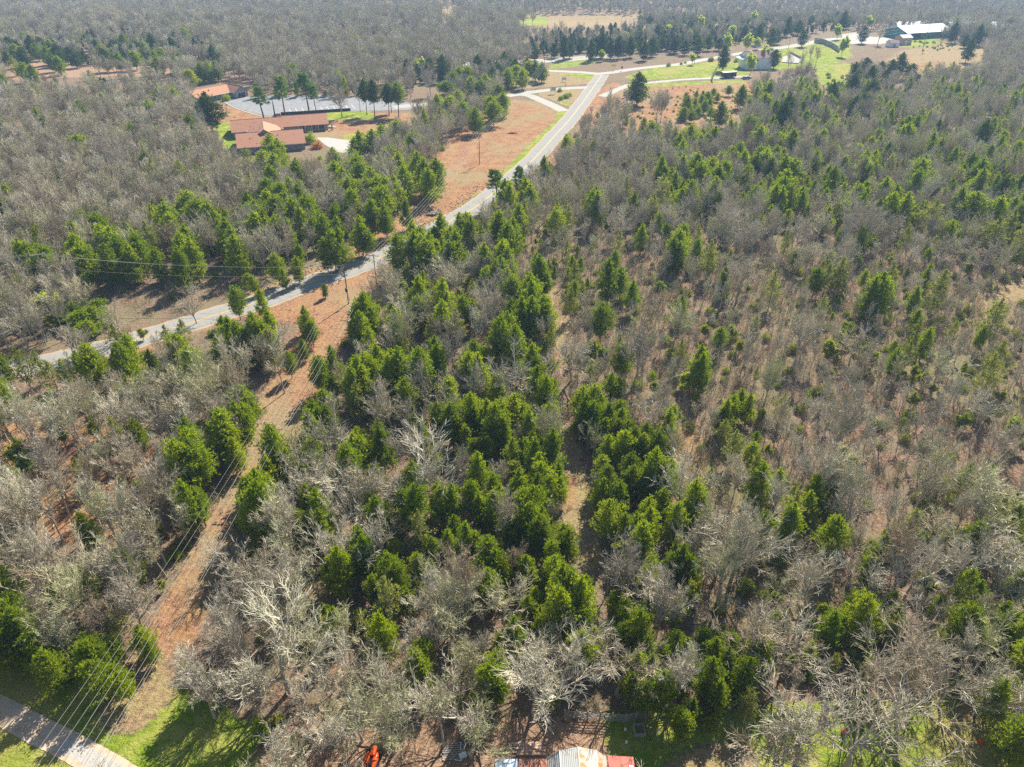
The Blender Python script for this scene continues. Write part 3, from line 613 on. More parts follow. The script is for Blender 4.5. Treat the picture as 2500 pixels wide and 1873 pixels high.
T(500, 1125, B_, "440,30,60 510,40,50 400,90,60 340,200,70 390,180,50 280,250,60 370,290,70 310,330,60 400,360,50 360,430,60 330,560,50y 620,110,50 680,30,50 580,400,50 640,440,60 720,420,60 1050,100,45 1040,290,55 1070,340,60 1050,430,50o 960,530,60 980,600,70 1020,640,50 840,680,70 780,700,50 1150,680,60 1190,750,60 370,750,50y 290,840,30y 1250,860,50 900,40,60")
T(1000, 1125, B_, "170,230,50 200,270,50 270,250,50 390,230,50 430,290,50 520,180,50 560,230,50 530,300,60 680,140,45 690,190,50 800,60,60 820,120,60 870,190,50 920,90,40 930,180,40 700,290,60 770,300,60 740,380,70 820,380,50 620,440,50 640,500,45 790,460,60 830,520,60 870,600,50 960,490,55 980,540,50 280,410,40 350,490,50 410,520,45 240,500,45 140,550,45 480,590,55 540,650,60 570,680,50 440,700,50 490,770,60 500,840,60 720,670,55 760,740,45 680,570,30 900,700,60 940,780,70 1000,830,80 1060,860,70 1090,780,40 780,850,40 140,690,40o 220,800,50o 280,890,45y 1190,60,50 1220,150,60 1200,210,50 1230,370,60")
T(1500, 1125, B_, "90,60,60 250,60,60 290,120,60 310,180,40 180,150,50 30,230,50 40,350,50 300,270,50 200,340,60 150,400,60 210,420,60 180,500,70 370,380,60 500,260,60 530,330,60 490,400,60 550,420,40 420,620,60 460,680,50 350,660,40 480,740,40 220,680,50 210,740,50 70,690,40 870,80,60o 900,140,60 1090,260,50o 1100,340,60o 1080,400,60 1030,480,50y 1030,640,45y 820,780,45y 990,860,40y 920,680,30y 60,930,40 200,930,40 10,870,40 110,130,55 60,420,50 330,90,45 450,340,50")
T(2000, 1125, B_, "310,530,35y 370,560,50 350,640,60 310,680,50 690,290,45o 750,160,50y 660,120,40y 630,480,50y 1170,330,60o 1200,370,50 960,490,60 1000,560,50 910,520,50 800,490,35 920,740,45 960,830,60 1230,780,50 230,880,45 360,930,40 450,900,45 650,750,60y 200,20,40y 100,320,40o 1180,580,60o 30,930,40y 170,930,30")
T(0, 1498, B_, "60,60,90 130,110,80 180,170,60 230,220,80 320,340,70 550,210,60 600,260,70 560,290,60 720,90,60o 880,160,60 930,230,40 720,380,50 760,440,50 600,410,60 1200,420,60 30,200,80")
T(500, 1498, B_, "1000,40,50y 1060,90,50y 1130,140,50y 450,680,45y 350,720,40 560,830,50o 20,430,50")
T(1000, 1498, B_, "80,260,55 60,340,55 80,400,50 80,590,45y 280,560,50y 530,340,60 500,430,70 540,480,50 640,110,50 560,160,30 1060,60,60 1100,130,70 1060,230,70 1140,180,60 1170,280,50y 1020,330,30 1030,380,40y 1230,100,40 890,560,40y")
T(1500, 1498, B_, "60,40,50 160,100,60 50,150,50 200,240,60 290,260,50 380,190,45 440,250,50 130,330,60 240,340,50 110,450,60 590,380,60 620,450,60 480,430,50y 640,500,50 480,600,50 400,670,50 430,700,50 720,210,50 620,230,50 560,150,40 820,380,60 770,430,60 900,240,60 930,190,50 930,340,50 900,110,40 1210,240,40 1100,300,40y 1020,50,50 220,440,55 180,520,50 700,300,50")
T(2000, 1498, B_, "70,80,60 140,60,50 330,60,50 460,40,50 450,110,50o 210,220,50y 290,270,40 310,350,40 90,310,35o 550,250,30 900,80,60 960,130,60 910,180,60 1000,110,40 1090,120,50 1190,90,60 1220,160,50 720,170,50o 590,370,30 860,440,30 1100,530,60 1180,480,60 1200,790,80 250,550,50y 340,560,40y 370,600,35y 50,580,30y")
T(500, 0, B_, "70,430,60 20,440,40 990,340,25 410,910,60 930,920,40 1040,880,50 1100,850,50 1190,820,50 60,350,40 460,940,45 960,890,40 820,490,30 550,450,35")
T(1000, 0, B_, "130,400,50d 200,410,50d 50,420,22l 270,500,40 310,470,40 440,400,40d 490,450,60d 530,500,50d 470,520,50 440,560,50 380,530,35 550,590,60 500,660,60 520,690,60 580,640,40 410,740,50 300,620,35 250,660,45 170,650,35 330,700,50 190,740,50o 610,480,35 660,460,45 700,480,40 740,430,50 780,430,50 590,390,35d 650,400,40d 30,900,50 880,310,30d 790,320,40d 940,290,45d 1000,290,40d 1060,290,40d 1110,300,40d 1150,290,40d 1200,290,45d 1240,290,40d 1190,345,18l 360,470,35 620,430,35d 560,440,40d 820,440,35")
T(1500, 0, B_, "20,290,40d 70,300,40d 120,290,40d 170,300,45d 220,280,45d 270,290,45d 310,270,45d 360,290,45d 400,280,40d 450,280,40d 490,260,40d 540,270,45d 590,260,40d 640,270,40d 250,200,40d 160,220,40d 370,200,40d 550,220,40d 630,180,40d 800,200,40d 870,120,75l 540,150,35l 340,200,30l 730,200,26l 470,215,18l 705,270,36l 820,270,50l 925,350,58l 850,400,45l 485,365,18l 890,270,22l 65,230,22l 1015,370,40d 680,340,30d 120,560,50 790,590,60 660,700,65 450,650,30 930,640,40 960,570,35 1070,680,60 1200,600,40 620,860,60 470,850,50 400,910,40 230,830,40 830,790,50 900,860,60 1000,890,50 1100,880,50 1050,720,60 1250,660,50 1140,180,50d 1080,160,60d 1020,220,50d 1180,230,40d 960,230,40d 900,200,40d 1190,510,22 1240,530,26 500,640,25 540,620,22 580,600,22 615,570,16 710,560,18 430,700,24 480,720,24 520,690,22 560,660,24 590,640,22 640,600,18 550,580,14 510,580,14 445,590,14 460,660,20 600,700,22")
T(2000, 0, B_, "90,110,45d 140,110,30d 180,150,45d 290,210,45d 310,140,50l 280,400,60d 220,460,60d 200,520,60d 460,420,60d 500,400,40d 590,430,50d 670,440,40o 730,450,35o 820,440,60o 860,150,60d 830,200,60d 900,250,70d 1160,230,60d 90,600,70 60,650,70 260,630,50 230,680,50 30,720,50 80,790,30 540,840,45 1150,740,70o 1000,830,50 120,200,26l 150,290,28l 890,620,60o 850,560,60o 380,430,55d 340,500,50d 320,560,45d 980,200,60d 920,310,50d")

TREES = []      # kind, x, y, height scale, width scale, px-size, source-listed
rg = random.Random(77)
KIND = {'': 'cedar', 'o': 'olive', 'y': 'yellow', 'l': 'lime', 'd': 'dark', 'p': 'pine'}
def add(kind, p, H, Wd, vi=None, extra=None):
    v = V[kind]; vi = rg.randrange(len(v)) if vi is None else vi % len(v)
    a, b, d = proj(p.x, p.y, p.z + H * .5)
    TREES.append(dict(kind=kind, p=p, H=H, W=Wd, vi=vi, px=a, py=b, size=H * FPX / d, rz=rg.uniform(0, 6.283), extra=extra))
for x0, y0, s, txt in TILES:
    for w in txt.split():
        c = ''
        if w[-1].isalpha(): c = w[-1]; w = w[:-1]
        X, Y, Rr = map(float, w.split(',')); px, py, r = x0 + X / s, y0 + Y / s, Rr / s
        kd = KIND[c]
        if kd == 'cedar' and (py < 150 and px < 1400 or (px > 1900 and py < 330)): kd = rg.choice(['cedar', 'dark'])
        p0 = PG(px, py, 4.0); _, _, d = proj(p0.x, p0.y, 4.0)
        Wd = 2 * r * d / FPX * rg.uniform(1.12, 1.35)
        f = {'cedar': 1.65, 'dark': 1.65, 'olive': 1.6, 'yellow': 1.2, 'lime': 1.2, 'pine': 2.0}[kd]
        Hh = min(max(Wd * f * rg.uniform(.9, 1.15), 1.2), 11.5 if kd != 'pine' else 13)
        if kd in ('cedar', 'olive') and py > 400: Hh = min(max(Wd * 2.35 * rg.uniform(.85, 1.2), 1.5), 12.5)
        if (y0 == 750 and x0 == 0 and Y < 260) or (y0 == 375 and x0 == 0 and Y > 1590): Hh = Wd * .75
        if kd == 'dark': px += rg.uniform(-8, 8); py += rg.uniform(-6, 6); Hh *= rg.uniform(.75, 1.35)
        if kd == 'cedar' and Rr <= 26 and py < 300: Hh = Wd * 1.3
        Wd = min(Wd, 7.5)
        p = PG(px, py, Hh * .56)
        add(kd, p, Hh, Wd)

# ---- single bare trees read off the photograph: foot of trunk and top of crown (photo pixels)
def tree_h(bx, by, ty):
    """height of an upright thing whose foot is at by and whose top shows at ty"""
    yh = H0 / 2 - FPX * math.tan(R(PITCH)); yn = H0 / 2 + FPX / math.tan(R(PITCH))
    return CAMH * (1 - (ty - yh) / (by - yh) * (yn - by) / (yn - ty))
BARE = [(1941, 884, 745, 'fan'), (1555, 935, 775, 'fan'), (1640, 857, 745, 'fan'), (1866, 986, 870, 'fan'), (2024, 1140, 945, 'fan'), (2073, 888, 790, 'oak'),
        (2386, 1034, 950, 'oak'), (2272, 955, 840, 'oak'), (1780, 1432, 1195, 'fan'), (1966, 1480, 1340, 'oak'), (1797, 740, 620, 'fan'), (1823, 560, 465, 'slim'),
        (1966, 672, 590, 'fan'), (1551, 462, 400, 'slim'), (1373, 635, 540, 'oak'), (1302, 462, 390, 'slim'), (1942, 1862, 1690, 'oak'), (1886, 1890, 1740, 'oak'),
        (2062, 1880, 1640, 'oak'), (2190, 1745, 1560, 'oak'), (2290, 1720, 1590, 'white'), (2430, 1790, 1640, 'oak'), (1820, 1620, 1470, 'oak'), (1910, 1640, 1500, 'oak'),
        (1395, 930, 790, 'oak'), (1329, 855, 760, 'slim'), (1122, 735, 620, 'white'), (1100, 868, 770, 'oak'), (1255, 1005, 860, 'oak'), (1025, 1260, 1060, 'white'),
        (868, 1300, 1160, 'white'), (700, 1520, 1360, 'fan'), (705, 1690, 1500, 'white'), (600, 1640, 1540, 'oak'), (240, 1560, 1440, 'white'), (310, 1530, 1430, 'oak'),
        (240, 1440, 1320, 'oak'), (130, 1500, 1350, 'oak'), (860, 1700, 1560, 'oak'), (960, 1760, 1620, 'oak'), (1100, 1610, 1490, 'oak'), (1130, 1790, 1640, 'white'), (1300, 1740, 1590, 'oak'),
        (1280, 1680, 1560, 'oak'), (780, 1660, 1520, 'white'), (1150, 1850, 1740, 'oak'), (1640, 1720, 1590, 'fan'), (1505, 1690, 1560, 'oak'), (840, 1430, 1290, 'oak'),
        (1075, 1480, 1370, 'oak'), (1230, 1530, 1400, 'oak'), (1420, 1620, 1500, 'oak'), (1600, 1530, 1400, 'white'), (560, 1400, 1310, 'white'), (600, 1510, 1400, 'oak'),
        (190, 953, 860, 'slim'), (265, 940, 865, 'slim'), (320, 860, 780, 'slim'), (695, 960, 830, 'slim'), (630, 1040, 950, 'slim'), (690, 900, 790, 'slim'), (860, 560, 500, 'fan'),
        (835, 287, 192, 'fan'), (880, 275, 205, 'slim'), (710, 470, 390, 'slim'), (1430, 345, 275, 'fan'), (1460, 370, 290, 'fan'), (1480, 345, 270, 'slim'), (1500, 380, 300, 'fan'), (1408, 375, 325, 'white'), (1440, 400, 330, 'white'),
        (1612, 300, 183, 'fan'), (1602, 300, 190, 'fan'), (1640, 360, 290, 'slim'), (1705, 360, 300, 'slim'), (1836, 290, 235, 'fan'), (1955, 185, 110, 'slim'), (1975, 160, 105, 'slim'), (1990, 165, 110, 'slim'), (1920, 185, 115, 'slim'),
        (2142, 110, 55, 'fan'), (2210, 320, 215, 'fan'), (2205, 300, 215, 'fan'), (2400, 300, 200, 'fan'), (2470, 180, 60, 'oak'), (2400, 110, 20, 'fan'), (2450, 120, 25, 'fan'), (2330, 60, 30, 'fan'),
        (2170, 390, 320, 'slim'), (2250, 300, 240, 'fan'), (2420, 310, 220, 'fan'), (2280, 500, 430, 'fan'), (2290, 650, 560, 'oak'), (2385, 680, 580, 'oak'), (2430, 680, 590, 'slim'), (2080, 480, 420, 'slim'), (2100, 620, 490, 'fan'),
        (1052, 236, 165, 'fan'), (1002, 243, 180, 'slim'), (1022, 302, 240, 'fan'), (1380, 215, 200, 'sap'), (2050, 690, 560, 'oak'), (45, 690, 520, 'slim'), (65, 720, 560, 'slim'), (70, 850, 740, 'oak'), (180, 870, 790, 'oak'), (300, 830, 745, 'oak'), (480, 790, 720, 'oak'), (200, 880, 800, 'oak'),
        (470, 740, 690, 'oak'), (960, 770, 640, 'fan'), (935, 720, 630, 'slim'), (720, 560, 470, 'slim'), (2150, 1420, 1260, 'fan'), (2360, 1330, 1150, 'oak'), (2420, 1480, 1340, 'oak'), (2200, 1640, 1500, 'oak'), (2090, 1700, 1560, 'oak')]
for bx, by, ty, st in BARE:
    h = tree_h(bx, by, ty); h = min(max(h, 2.5), 15.5); p = PG(bx, by)
    w = {'oak': .95, 'fan': .78, 'slim': .5, 'white': .95, 'sap': .6}[st] * h * rg.uniform(.9, 1.1)
    add(st, p, h, w)

# ---- trees of the church yard, each one on its own
SPEC = [('pine', 644, 288, 209, 24, 'green pine with leaning crown, leftmost of the parking lot pines'), ('pine', 696, 281, 184, 22, 'tall green pine, second of the row beside the parking lot'),
        ('pine', 755, 274, 168, 24, 'tallest bright green pine, third of the row beside the parking lot'), ('pine', 772, 274, 206, 15, 'smaller pine close behind the tallest parking lot pine'),
        ('trim', 896, 281, 193, 12, 'dark cedar with bare trunk, first of the five past the dark wall'), ('trim', 915, 287, 195, 14, 'cedar with bare trunk, second of the five past the dark wall'),
        ('trim', 950, 284, 203, 13, 'cedar with bare trunk, third of the five past the dark wall'), ('trim', 956, 275, 206, 10, 'cedar with bare trunk, fourth of the five past the dark wall'),
        ('trim', 973, 285, 199, 15, 'cedar with bare trunk, last of the five past the dark wall'), ('trim', 1088, 244, 197, 18, 'lone round dark cedar on the tan lawn beyond the parking lot'),
        ('dark', 520, 322, 226, 30, 'large dark cedar standing against the end of the red-roofed building'), ('dark', 1555, 258, 176, 20, 'tall dark cedar between bare trees past the paved road')]
for kd, bx, by, ty, r_, lab in SPEC:
    h = min(tree_h(bx, by, ty), 19); p = PG(bx, by); _, _, d = proj(p.x, p.y, h * .6); add(kd, p, h, 2 * r_ * d / FPX * 1.1, extra=lab); TREES[-1]['group'] = 'trees of the church yard' if bx < 1400 else 'cedars past the road'; TREES[-1]['keep'] = True

# ---- the rest of the woods, drawn at random over the wooded land
grid = {}
def near(p, dmin):
    gx, gy = int(p.x // 6), int(p.y // 6)
    for i in (-1, 0, 1):
        for j in (-1, 0, 1):
            for q in grid.get((gx + i, gy + j), ()):
                if (q[0] - p.x) ** 2 + (q[1] - p.y) ** 2 < (dmin * q[2]) ** 2: return True
    return False
def put(p, k=1.0): grid.setdefault((int(p.x // 6), int(p.y // 6)), []).append((p.x, p.y, k))
for t in TREES: put(t['p'])
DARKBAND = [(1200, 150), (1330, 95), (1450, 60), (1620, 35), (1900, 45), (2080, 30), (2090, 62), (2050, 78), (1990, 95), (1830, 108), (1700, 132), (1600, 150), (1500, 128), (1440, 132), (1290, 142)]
LEFTBAND = [(0, 95), (460, 85), (500, 130), (560, 190), (430, 178), (300, 165), (0, 165)]
MIDBAND = [(960, 175), (1290, 165), (1290, 175), (1200, 205), (1150, 210), (1000, 225), (960, 215)]
BAREBIG = [(-400, 180), (440, 200), (500, 300), (560, 420), (480, 520), (100, 560), (-400, 620)]
def cedar_share(px, py):
    if inpoly(px, py, DARKBAND): return .72
    if inpoly(px, py, LEFTBAND) or inpoly(px, py, MIDBAND): return .6
    if inpoly(px, py, BAREBIG): return .05
    if py < 180: return .045
    if px > 1560 and 230 < py < 560: return .38
    if 780 < px < 1420 and 560 < py < 1700: return .34
    if px > 1450 and 1480 < py < 1740: return .36
    if px < 760 and 420 < py < 720: return .2
    if px > 1250 and py > 560: return .15
    return .10
def grow(step0):
    y = 34.0; n = 0
    while y < 1500:
        sp_ = 3.35 if y < 80 else 3.7 if y < 300 else (4.6 if y < 450 else 5.3 + (y - 450) * .0055)
        half = (y * cp + CAMH * sp) * (.5 * W0 / FPX) * 1.10 + 14
        x = -half
        while x < half:
            q = Vector((x + rg.uniform(-.5, .5) * sp_, y + rg.uniform(-.5, .5) * sp_, 0)); x += sp_
            q.z = hgt(q.x, q.y); bx, by, d = proj(q.x, q.y, q.z)
            if by > 2150 or clear(bx, by): continue
            cs = cedar_share(bx, by); u = rg.random()
            if y > 300 and rg.random() < .08: continue
            ev = rg.random() < cs
            if not ev and 780 < bx < 1420 and 560 < by < 1500 and rg.random() < .4: continue
            young = 1650 < bx and 640 < by < 1200 or 1250 < bx < 1650 and 600 < by < 1000
            if ev:
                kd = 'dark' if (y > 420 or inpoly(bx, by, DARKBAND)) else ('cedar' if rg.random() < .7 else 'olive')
                h = rg.uniform(5, 11) if not (young or y > 420) else rg.uniform(2.5, 8); w = h * (.38 if y < 420 else .5)
                if young and rg.random() < .3: kd = 'yellow'; h = rg.uniform(2, 4); w = h * .7
            elif y < 430:
                if young: kd, h = (('sap', rg.uniform(4, 7)) if rg.random() < .7 else ('slim', rg.uniform(6, 10)))
                elif rg.random() < .05: kd, h = 'yellow', rg.uniform(3, 5)
                elif bx < 1250 and by < 620 or bx < 700: kd, h = rg.choice(['slim', 'slim', 'fan']), rg.uniform(8, 13.5)
                else: kd, h = rg.choice(['oak', 'slim', 'fan', 'sap']), rg.uniform(5, 13.5)
                if kd == 'sap': h = min(h, 7.5)
                w = h * {'oak': .85, 'fan': .7, 'slim': .5, 'sap': .6, 'yellow': .7}[kd]
            else:
                kd = rg.choice(['slim', 'fan', 'fan']); h = rg.uniform(8.5, 14.5); w = h * {'fan': .72, 'slim': .55}[kd]
                if rg.random() < .006: kd, h, w = 'lime', 8, 6
            a1, b1, _ = proj(q.x, q.y, q.z + h * .55); a2, b2, _ = proj(q.x, q.y, q.z + h * .92)
            if clear(a1, b1) or (clear(a2, b2) and rg.random() < .8): continue
            if near(q, 1.9 if y < 300 else 2.6): continue
            put(q); add(kd, q, h, w); n += 1
        y += sp_ * .92
    return n
nrand = grow(0)
print('TREES total', len(TREES), 'random', nrand)

# ---- undergrowth: nobody could count it
UND = []
def und(kind, p, s): UND.append((kind, rg.randrange(len(V[kind])), p, s, rg.uniform(0, 6.283)))
y = 34.0
while y < 330:
    sp_ = 2.2 if y < 190 else 3.0
    half = (y * cp + CAMH * sp) * (.5 * W0 / FPX) * 1.06 + 8; x = -half
    while x < half:
        q = Vector((x + rg.uniform(-.5, .5) * sp_, y + rg.uniform(-.5, .5) * sp_, 0)); x += sp_
        bx, by, d = proj(q.x, q.y, 0)
        if by > 2050: continue
        young = 1600 < bx and 620 < by < 1250 or 1250 < bx < 1650 and 600 < by < 1100
        pr = .75 if young else .42
        nzv = mnoise.noise(Vector((q.x * .05, q.y * .05, 3.1))); pr += nzv * .5
        if inpoly(bx, by, CL['shade_bank']): pr = .35
        elif clear(bx, by): pr = 0
        if rg.random() > pr: continue
        u = rg.random()
        if u < .84: und('brush', q, rg.uniform(.55, 1.25) if young else rg.uniform(.4, 1.0))
        elif u < .95: und('bush', q, rg.uniform(.5, 1.5))
        else: und('gbush', q, rg.uniform(.4, 1.3))
    y += sp_
for (a, b, c, d, n, kd, s0, s1) in ((1000, 1250, 290, 560, 60, 'brush', .15, .35), (560, 900, 680, 1100, 110, 'brush', .12, .32), (450, 700, 1100, 1600, 60, 'brush', .12, .3), (1540, 1840, 210, 300, 90, 'gbush', .4, .9),
                                    (1540, 1850, 215, 310, 160, 'brush', .25, .6), (2100, 2420, 110, 200, 60, 'brush', .2, .4), (1350, 1500, 1000, 1400, 70, 'brush', .15, .4), (1900, 2100, 180, 230, 60, 'bush', .6, 1.3), (2230, 2330, 100, 125, 30, 'bush', .6, 1.2), (1840, 2000, 180, 220, 40, 'brush', .5, 1.0)):
    for _ in range(n):
        px, py = rg.uniform(a, b), rg.uniform(c, d); q = PG(px, py)
        if d > 600 and not clear(px, py): continue
        if clear(px, py) and inpoly(px, py, CL['road_low']): continue
        if min(abs((q - m).length) for m in main[::3]) < 6.5: continue
        und(kd, q, rg.uniform(s0, s1))

# ---- build: the 300 largest bare trees and the 300 largest evergreens are things of their own
def inframe(t): return -30 < t['px'] < W0 + 30 and -20 < t['py'] < H0 + 40
FAM = {'oak': 'bare', 'fan': 'bare', 'slim': 'bare', 'sap': 'bare', 'white': 'bare', 'cedar': 'ever', 'dark': 'ever', 'trim': 'ever', 'olive': 'ever', 'pine': 'ever', 'yellow': 'leafy', 'lime': 'leafy'}
def roady(px):
    pts = [(-400, 960), (127, 883), (430, 800), (726, 702), (907, 640), (1068, 557), (1235, 447), (1394, 288), (1470, 183), (2600, 100)]
    for (a, b), (c, d) in zip(pts[:-1], pts[1:]):
        if a <= px <= c: return b + (d - b) * (px - a) / (c - a)
    return 0
def place(p):
    x, y, _ = proj(p.x, p.y, p.z)
    if x > 1440 and y < 480: return ('in the wood beyond the narrow clearing, near the white house field', 'r1')
    if y < roady(x):
        if y < 170: return ('in the far wood behind the highway and buildings', 'f')
        if y < 330 and x > 940: return ('beside the driveway and parking lot of the red-roofed building', 'd')
        return ('in the wood between the red-roofed buildings and the paved road', 'l')
    strip_x = 900 - (y - 650) * .55
    if x < strip_x: return ('in the wood between the paved road and the power line strip', 's')
    lane = 1360 if y < 900 else 1400
    if x < lane:
        if y > 1500: return ('at the wood edge behind the metal-roofed shed', 'b')
        return ('in the wood between the power line strip and the narrow leafy clearing', 'm')
    if y > 1500: return ('at the wood edge above the bright green lawn', 'e')
    if y < 900: return ('in the wood between the paved road bend and the brown leafy slope', 'u')
    return ('in the thin young wood beside the narrow leafy clearing', 'y')
def adj(t):
    k = t['kind']; h = t['H']
    s = 'tall' if h > 10 else ('medium-sized' if h > 6.5 else 'small')
    c = {'oak': 'crooked-limbed bare tree', 'white': 'white-limbed bare tree', 'fan': 'fine-twigged bare tree', 'slim': 'slender bare grey tree',
         'sap': 'thin bare sapling', 'cedar': 'bright green conical cedar', 'dark': 'dark green cedar', 'trim': 'cedar with bare trunk', 'olive': 'sparse olive green cedar', 'pine': 'broad green pine', 'yellow': 'yellow-green leafing tree', 'lime': 'bright lime leafing tree'}[k]
    return s + ' ' + c
LM = [(1781, 190, 'the dark trailer'), (1742, 190, 'the leaning broken tree trunk'), (1840, 155, 'the white house'), (2200, 98, 'the two small pale sheds'), (2260, 85, 'the green-walled metal building'),
      (1497, 168, 'the yellow road sign'), (1350, 228, 'the sign at the driveway mouth'), (1328, 209, 'the power pole by the highway'), (1171, 401, 'the power pole on the orange field'),
      (920, 690, 'the crossarm pole beside the paved road'), (855, 717, 'the plain pole beside the paved road'), (672, 1085, 'the paired power poles in the orange strip'), (137, 727, 'the pole above the yellow tree'),
      (60, 800, 'the bush row above the road'), (1062, 525, 'the dark rock outcrop'), (660, 370, 'the front red-roofed wing'), (540, 235, 'the house with maroon garage'), (780, 240, 'the parking lot'), (840, 362, 'the gravel yard'),
      (1440, 1400, 'the lower end of the leafy clearing'), (1365, 790, 'the upper end of the leafy clearing'), (1395, 1130, 'the middle of the leafy clearing'), (853, 775, 'the white pipe'), (1410, 1840, 'the rusty barrel-roofed shed'),
      (1520, 1745, 'the rail fence'), (905, 1850, 'the orange-red machine'), (100, 1760, 'the dirt track'), (1675, 945, 'the lime tree in the young wood'), (1780, 1430, 'the big fan-shaped bare tree'), (2024, 1140, 'the forked dark-trunked bare tree'),
      (2460, 725, 'the tan opening in the woods'), (2300, 155, 'the brown field below the sheds'), (1680, 265, 'the field of young cedars'), (2385, 1750, 'the white-topped post'), (1941, 884, 'the bare tree over the yellowish brush'), (1122, 735, 'the white-limbed sprawling tree'),
      (868, 1300, 'the pale tree with bent limbs'), (705, 1690, 'the white-limbed tree above the lawn'), (2100, 600, 'the lime saplings'), (1400, 140, 'the highway bend'), (1400, 52, 'the far tan field'), (2120, 215, 'the dark cedar clump on the field edge'),
      (1797, 740, 'the broad fan tree in the bend wood'), (2150, 1790, 'the bright green lawn'), (420, 1520, 'the lower end of the orange strip'), (200, 1150, 'the red leafy slope'), (1608, 300, 'the bare pair of trees on the cedar field'), (250, 170, 'the bare earth bank in the far wood'), (1420, 640, 'the grey sprawling tree at the road bend'), (600, 560, 'the shaded bank above the road')]
LMP = [(PG(a, b), c) for a, b, c in LM]
ORD = ['nearest', 'second nearest', 'third nearest', 'fourth nearest', 'fifth nearest', 'sixth nearest', 'seventh nearest']
def label_all(ind):
    by = {}
    for t in ind:
        if t['extra']: continue
        d, w = min(((t['p'] - q).length, c) for q, c in LMP); by.setdefault((adj(t), w), []).append((d, id(t), t))
    for (a, w), L in by.items():
        L.sort(key=lambda e: e[:2])
        for i, (d, _, t) in enumerate(L):
            t['extra'] = '%s, %s to %s' % (a, ORD[i], w) if i < len(ORD) else '%s some way from %s' % (a, w); t['group'] = '%ss round %s' % (a, w)
NAME = {'bare': 'bare_tree', 'ever': 'cedar_tree', 'leafy': 'leafing_tree'}
CAT = {'bare': 'bare tree', 'ever': 'evergreen tree', 'leafy': 'tree'}
FIRST = {}
def tree_thing(t):
    fam = FAM[t['kind']]; tm, cm, H, Rw = V[t['kind']][t['vi']]
    key = (t['kind'], t['vi']); nm = 'pine_tree' if t['kind'] == 'pine' else NAME[fam]
    sz = t['H'] / H; sw = t['W'] / (2 * Rw)
    if key not in FIRST:
        r = empty(nm, (0, 0, 0)); a = link(bpy.data.objects.new('trunk', tm), r); b = link(bpy.data.objects.new('crown', cm), r); FIRST[key] = (r, a, b)
    else:
        r0, a0, b0 = FIRST[key]; r = r0.copy(); COL.objects.link(r)
        for o in (a0, b0):
            c = o.copy(); COL.objects.link(c); c.parent = r
    r.location = t['p']; r.rotation_euler = (rg.uniform(-.03, .03), rg.uniform(-.03, .03), t['rz']); r.scale = (sw, sw, sz)
    w, zc_ = place(t['p'])
    lab = t['extra'] or (adj(t) + ' ' + w)
    words = lab.split()
    if len(words) > 16:
        lab = lab.replace('medium-sized ', '').replace(' with crooked spreading limbs', ', crooked').replace('conical ', ''); words = lab.split()
    if len(words) > 16: lab = ' '.join(words[:16])
    tag(r, lab, CAT[fam], t.get('group') or (lab.split(' in ')[0].split(' at ')[0].split(' beside ')[0] + 's ' + {'r1': 'near the white house field', 'f': 'in the far wood', 'd': 'by the driveway', 'l': 'in the upper wood', 's': 'in the road wood', 'b': 'behind the shed', 'm': 'in the middle wood', 'e': 'above the lawn', 'u': 'in the bend wood', 'y': 'in the thin wood'}[zc_]))
    return r
rest = []
for fam in ('bare', 'ever', 'leafy'):
    ts = [t for t in TREES if FAM[t['kind']] == fam]
    vis = sorted([t for t in ts if inframe(t)], key=lambda t: (-1 if t.get('keep') else 0, -t['size']))
    ind = vis[:298]; ids = set(id(t) for t in ind)
    label_all(ind)
    for t in ind: tree_thing(t)
    rest += [t for t in ts if id(t) not in ids]

